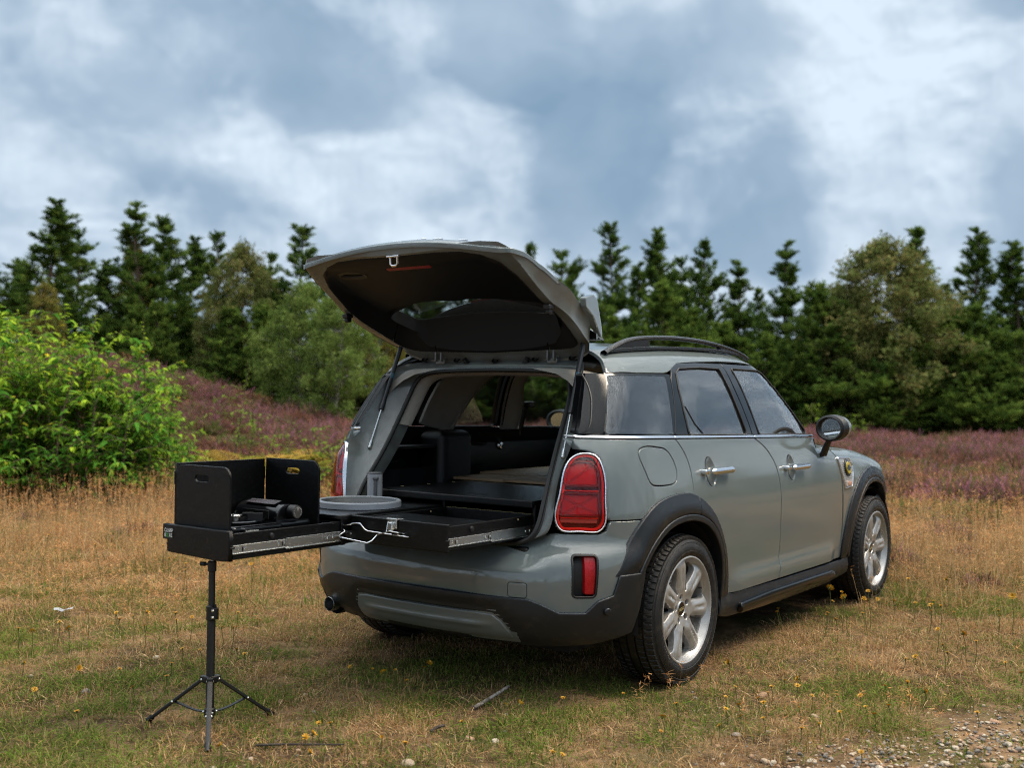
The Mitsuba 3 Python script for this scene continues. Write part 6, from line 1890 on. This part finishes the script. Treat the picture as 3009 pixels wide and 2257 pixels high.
def frond(r, L):
    """A bracken frond: paired leaflets along an arching stalk."""
    t = np.linspace(.22, .98, 15)
    az_ = r.uniform(0, 2 * np.pi)
    out = np.array([math.cos(az_), math.sin(az_), 0])
    stalk = lambda q: out * L * .62 * q ** 1.3 + np.array([0, 0, 1.0]) * L * (.85 * q - .38 * q ** 2.4)
    P, D, N, Ls = [], [], [], []
    for q in t:
        for sg in (-1, 1):
            tg = stalk(q + .02) - stalk(q); tg /= np.linalg.norm(tg)
            sd = np.cross(tg, [0, 0, 1.0]) * sg; sd /= np.linalg.norm(sd)
            for e in (0, .38, .70):
                P.append(stalk(q) + sd * L * .30 * (1 - q) ** .7 * e); D.append(sd + tg * .5); N.append(np.array([0, 0, 1.0])); Ls.append(L * .14 * (1.05 - q) ** .7 * (1 - .4 * e) + .02)
    D = np.array(D); D /= np.linalg.norm(D, axis=1, keepdims=True)
    return tube([stalk(q) for q in np.linspace(0, 1, 8)], .004, 4), (np.array(P), D, np.array(N), np.array(Ls))


r = np.random.default_rng(31)
BRACK = [(.30, .25, .035), (.36, .27, .05), (.22, .23, .035), (.40, .26, .06)]
for u_, v_, n in ((-2.75, 13.0, 12), (-3.25, 13.3, 11), (-2.35, 13.3, 11), (-2.9, 14.0, 11), (-1.95, 12.9, 8)):
    wood_, parts = [], []
    for q in range(n):
        a, (P, D, N, Ls) = frond(r, r.uniform(.80, 1.25))
        o = at(u_ + r.normal(0, .14), v_ + r.normal(0, .12))
        wood_.append(a.apply_translation(o))
        col = np.clip(pick(BRACK, 1, r).repeat(len(P), 0) * (1 + r.normal(0, .12, (len(P), 1))), .01, .6)
        parts.append(leaf_blades(P + o, D, N, Ls, Ls * .40, col, r, .1))
    key = thing('bracken', 'yellowing bracken fern on the slope behind the wind shield', 'fern', 'bracken clumps behind the wind shield')
    obj('stalks', cat(*wood_), BARK, key)
    v, f, c = join(parts)
    labels[obj('fronds', {**ply(mesh(v, f), LEAF, smooth=True, color=c)}, None, key)] = {'kind': 'stuff'}
# ------------------------------------------------------------------ flowers, stones, twigs, litter
YEL = plastic('petal_yellow', proc(lambda p, n, uv: mix((.72, .40, .012), (.86, .58, .03), noise(p.x * 150, p.y * 150, p.z * 150))), .5)
STALK = mat('flower_stalk', type='twosided', bsdf={'type': 'diffuse', 'reflectance': rgb(.09, .10, .035)})


def flower(seed, closed=0.0):
    r = np.random.default_rng(seed)
    v, f = [], []
    for ring, (n, ln, up_) in enumerate(((13, .0175, .22 + closed), (11, .0125, .55 + closed), (7, .007, 1.0))):
        for k in range(n):
            a = 2 * np.pi * (k + .5 * ring) / n + r.normal(0, .08)
            e = up_ + r.normal(0, .10)
            d = np.array([math.cos(a) * math.cos(e), math.sin(a) * math.cos(e), math.sin(e)])
            s = np.array([-math.sin(a), math.cos(a), 0]) * .0026
            i = len(v)
            L = ln * r.uniform(.85, 1.1)
            v += [d * .002 - s * .5, d * .002 + s * .5, d * L * .8 + s, d * L * .8 - s, d * L]
            f += [[i, i + 1, i + 2], [i, i + 2, i + 3], [i + 3, i + 2, i + 4]]
    cup = lathe([(.001, -.010), (.0045, -.006), (.005, .0), (.003, .003)], 8)
    return mesh(v, f), cup


FL = [flower(401), flower(402, .25), flower(403, .6)]
FL_PLY = [ply(a, YEL) for a, b in FL]
CUP = ply(FL[0][1], STALK, smooth=True)
STEM = ply(tube([(0, 0, 0), (.006, .002, .5), (0, 0, 1.0)], .0016, 5), STALK)
FLOWERS_RIGHT = [(1.13, 1.45, 0.22), (0.95, 1.71, 0.13), (1.07, 1.55, 0.22), (0.95, 1.68, 0.22), (1.17, 1.72, 0.22), (1.22, 1.46, 0.22), (1.13, 2.0, 0.13), (1.21, 2.0, 0.13), (1.32, 2.01, 0.13), (1.41, 2.04, 0.13), (1.41, 2.14, 0.13), (1.43, 1.98, 0.13), (1.46, 1.82, 0.13), (1.48, 1.99, 0.13), (1.61, 1.87, 0.13), (1.76, 2.1, 0.13), (1.8, 1.9, 0.13), (1.84, 2.07, 0.22), (1.22, 2.31, 0.22), (1.41, 2.42, 0.22), (1.05, 1.31, 0.13), (1.03, 1.39, 0.13), (1.14, 1.27, 0.13), (1.23, 1.49, 0.13), (0.81, 1.32, 0.13), (0.83, 1.24, 0.13), (1.63, 1.34, 0.13), (1.77, 1.34, 0.13), (1.85, 1.17, 0.13), (1.77, 0.96, 0.13), (1.74, 1.1, 0.07), (1.6, 0.83, 0.07), (1.64, 0.92, 0.07), (2.01, 1.05, 0.07), (2.11, 0.9, 0.07), (0.99, 0.24, 0.07), (1.37, 0.14, 0.07), (1.39, 0.03, 0.07), (1.32, -0.05, 0.07), (1.2, -0.15, 0.07), (1.32, 0.07, 0.07), (1.23, -0.32, 0.07), (1.32, -0.39, 0.07), (1.31, -0.47, 0.07), (1.35, -0.26, 0.07), (1.4, -0.3, 0.07), (1.35, -0.16, 0.07), (1.53, -0.28, 0.07), (1.6, -0.13, 0.07), (1.5, -0.08, 0.07), (1.66, 0.05, 0.07), (1.7, 0.27, 0.07), (1.73, 0.23, 0.07), (1.75, 0.39, 0.07), (1.83, 0.17, 0.07), (1.85, 0.28, 0.07), (1.74, -0.11, 0.07), (1.79, -0.17, 0.07), (1.81, -0.03, 0.07), (2.04, 0.32, 0.07), (2.11, 0.1, 0.07), (1.48, -0.5, 0.07), (1.39, -0.54, 0.07), (1.38, -0.71, 0.07), (1.63, -0.55, 0.07), (1.68, -0.46, 0.07), (1.9, -0.68, 0.07), (1.68, -0.24, 0.07)]
FLOWERS_REAR = [(-0.17, -0.93, 0.08), (-0.26, -0.97, 0.08), (-0.01, -0.75, 0.08), (-0.04, -0.67, 0.08), (-0.09, -0.87, 0.08), (-0.08, -0.92, 0.08), (0.08, -0.98, 0.08), (0.62, -1.01, 0.08), (0.67, -0.97, 0.08), (0.74, -0.78, 0.08), (0.92, -0.58, 0.08), (1.14, -0.57, 0.08), (1.19, -0.77, 0.08), (1.27, -0.92, 0.08), (0.64, -1.29, 0.08), (0.63, -1.61, 0.08), (1.12, -1.37, 0.08), (1.09, -1.37, 0.08), (0.51, -1.61, 0.08)]
FLOWERS_LEFT = [(-3.88, -0.28, 0.3), (-3.09, -0.31, 0.3), (-3.0, -0.04, 0.3), (-2.79, -0.07, 0.3), (-2.29, -0.43, 0.3), (-2.52, -0.13, 0.22), (-2.29, -0.28, 0.22), (-2.17, 0.12, 0.22), (-1.78, -0.93, 0.13), (-1.88, -1.01, 0.13), (-1.83, -1.08, 0.13), (-1.7, -1.12, 0.13), (-1.72, -1.04, 0.13), (-1.64, -0.84, 0.13), (-1.48, -0.95, 0.13), (-1.5, -0.86, 0.13), (-1.41, -0.65, 0.13), (-1.89, -1.36, 0.13), (-1.8, -1.55, 0.13), (-1.92, -1.55, 0.13), (-1.95, -1.15, 0.13), (-1.72, -1.4, 0.13), (-1.46, -1.16, 0.13), (-1.18, -0.91, 0.13), (-1.14, -0.89, 0.13), (-1.16, -1.17, 0.07), (-1.06, -1.13, 0.07), (-0.95, -1.02, 0.07), (-0.85, -1.06, 0.07), (-1.18, -1.69, 0.07), (-1.04, -1.58, 0.07), (-0.79, -1.54, 0.07), (-0.97, -1.38, 0.07), (-1.47, -1.79, 0.07), (-1.02, -1.97, 0.07), (-0.75, -1.72, 0.07), (-0.61, -2.06, 0.07), (0.13, -1.99, 0.07), (0.28, -1.75, 0.07), (0.28, -1.72, 0.07), (0.21, -1.61, 0.07), (0.42, -1.85, 0.07), (0.25, -1.58, 0.07)]
r = np.random.default_rng(61)
for spots, lab, grp in ((FLOWERS_RIGHT, 'small yellow hawkbit flower in the grass right of the car', 'yellow flowers right of the car'), (FLOWERS_REAR, 'small yellow hawkbit flower in the turf in front of the rear bumper', 'yellow flowers in front of the rear bumper'),
                        (FLOWERS_LEFT, 'small yellow hawkbit flower in the grass left of the car', 'yellow flowers left of the car')):
    for x, y, z in spots:
        u_, v_ = to_field(x, y)
        g = float(ground_z(u_, v_))
        key = thing('yellow_flower', lab, 'flower', grp)
        lean = r.normal(0, .10, 2) * z
        k = r.choice(3, p=[.6, .25, .15])
        M = T().translate([x + lean[0], y + lean[1], g + z]) @ T().rotate([r.normal(), r.normal(), 0.01], r.uniform(0, 45)) @ T().rotate([0, 0, 1], r.uniform(0, 360)) @ T().scale(r.uniform(.55, .85))
        obj('petals', FL_PLY[k], None, key, move=M)
        obj('cup', CUP, None, key, move=M)
        a = np.array([x, y, g]); b = np.array([x + lean[0], y + lean[1], g + z])
        sh = np.eye(4); sh[:3, 2] = b - a; sh[:3, 3] = a
        obj('stalk', STEM, None, key, move=T(sh))
STONES = [(1.54, -0.13, 0.9), (1.39, -0.56, 1), (1.25, 0.02, 1.6), (2.25, -0.35, 1.6), (1.92, -0.58, 0.9), (1.91, -0.07, 0.8), (1.77, -0.19, 0.7), (2.14, 0.25, 1.3), (2.09, -0.26, 1), (1.54, -0.76, 0.8), (1.82, -0.33, 0.7), (1.47, -0.45, 0.8), (1.92, -0.38, 0.7), (2.2, -0.13, 0.8), (2.3, -0.31, 0.8), (1.73, -0.68, 0.9)]
STONES2 = [(0.63, -1.59, 1.5), (0.54, -0.89, 0.6), (0.75, -1.03, 0.6), (0.67, -1.07, 0.5), (0.62, -1.23, 1.0), (0.71, -1.19, 0.8), (0.5, -1.67, 0.7)]
STONES3 = [(0.14, -2.03, 0.8), (-0.08, -1.35, 0.7), (-0.3, -1.19, 0.7), (-1.05, -1.74, 1.2), (-0.3, -1.33, 0.8), (-1.34, -1.18, 0.9), (-1.42, -1.19, 0.7)]
for spots, lab, grp in ((STONES[:1] + STONES[1:2] + STONES[2:3], None, None), (STONES[3:], 'pale loose stone among the pebbles at the right front', 'loose stones at the right front'), (STONES2, None, 'loose stones in front of the rear bumper'), (STONES3, 'pale loose stone in the worn turf round the tripod', 'loose stones round the tripod')):
    for i, (x, y, s) in enumerate(spots):
        one = ['rounded pale stone in the green turf at the right', 'whitish stone with a flat top in the worn turf, right of the rear wheel', 'brown half buried stone right of the rear wheel'][i] if grp is None else lab
        g2 = grp
        if one is None:
            one, g2 = ('largest grey stone on the bare soil at the bottom edge', None) if i == 0 else ('pale loose stone on the bare soil in front of the rear bumper', grp)
        v, f = pebble(500 + int(abs(x) * 100) + i, .55)
        c = np.broadcast_to(PEB[6 if s > 1.4 and y > -1 else i % 7], v.shape) * (.80 + .40 * meshkit.noise(v * 3.5 + i, i)[:, None])
        u_, v_ = to_field(x, y)
        key = obj('stone', mesh(v, f), STONE, None, True, color=c, move=T().translate([x, y, float(ground_z(u_, v_)) + .002 * s]) @ T().rotate([0, 0, 1], 47 * i) @ T().scale(.021 * s))
        tag(key, one, 'stone', g2)
TWIG = mat('dead_twig', type='twosided', bsdf={'type': 'diffuse', 'reflectance': proc(lambda p, n, uv: mix((.14, .12, .105), (.42, .39, .36), smoothstep(.35, .7, fbm(p.x * 40, p.y * 40, p.z * 40, 3))))})
DARK_TWIG = mat('dark_twig', type='twosided', bsdf={'type': 'diffuse', 'reflectance': proc(lambda p, n, uv: mix((.035, .028, .025), (.10, .085, .075), fbm(p.x * 40, p.y * 40, p.z * 40, 3)))})
tag(obj('twig', tube(curve([(.404, -.923, .014), (.40, -.84, .022), (.392, -.76, .030), (.39, -.665, .044)], 14), np.linspace(.008, .006, 14), 7), TWIG, None, True), 'weathered grey twig lying in front of the rear bumper', 'twig')
tag(obj('twig', cat(tube(curve([(.086, -1.798, .014), (.17, -1.74, .02), (.25, -1.67, .018), (.345, -1.61, .022)], 14), np.linspace(.005, .003, 14), 6), rod((.17, -1.74, .02), (.20, -1.76, .03), .002)), DARK_TWIG, None, True), 'thin dark stick right of the tripod foot', 'twig')
tag(obj('twig', tube(curve([(.47, -1.275, .012), (.472, -1.24, .02), (.474, -1.2, .018)], 8), .006, 6), DARK_TWIG, None, True), 'short dark bit of wood on the bare soil', 'twig')
gx, gy = np.meshgrid(np.linspace(-.05, .05, 9), np.linspace(-.022, .022, 5), indexing='ij')
gz = .018 + .016 * meshkit.noise(np.stack([gx * 40, gy * 60, gx * 0], -1), 8) + .25 * np.abs(gx)
ii, jj = np.meshgrid(np.arange(8), np.arange(4), indexing='ij')
sf = np.stack([ii * 5 + jj, (ii + 1) * 5 + jj, (ii + 1) * 5 + jj + 1, ii * 5 + jj + 1], -1).reshape(-1, 4)
tag(obj('paper_scrap', place(mesh(np.stack([gx * (1 + gy * 6), gy, gz], -1).reshape(-1, 3), np.vstack([sf[:, [0, 1, 2]], sf[:, [0, 2, 3]]])), (-2.52, -.94, .02), rz=40), plastic('paper', (.55, .57, .60), .5), None, True), 'crumpled whitish scrap in the dry grass at the left', 'scrap')
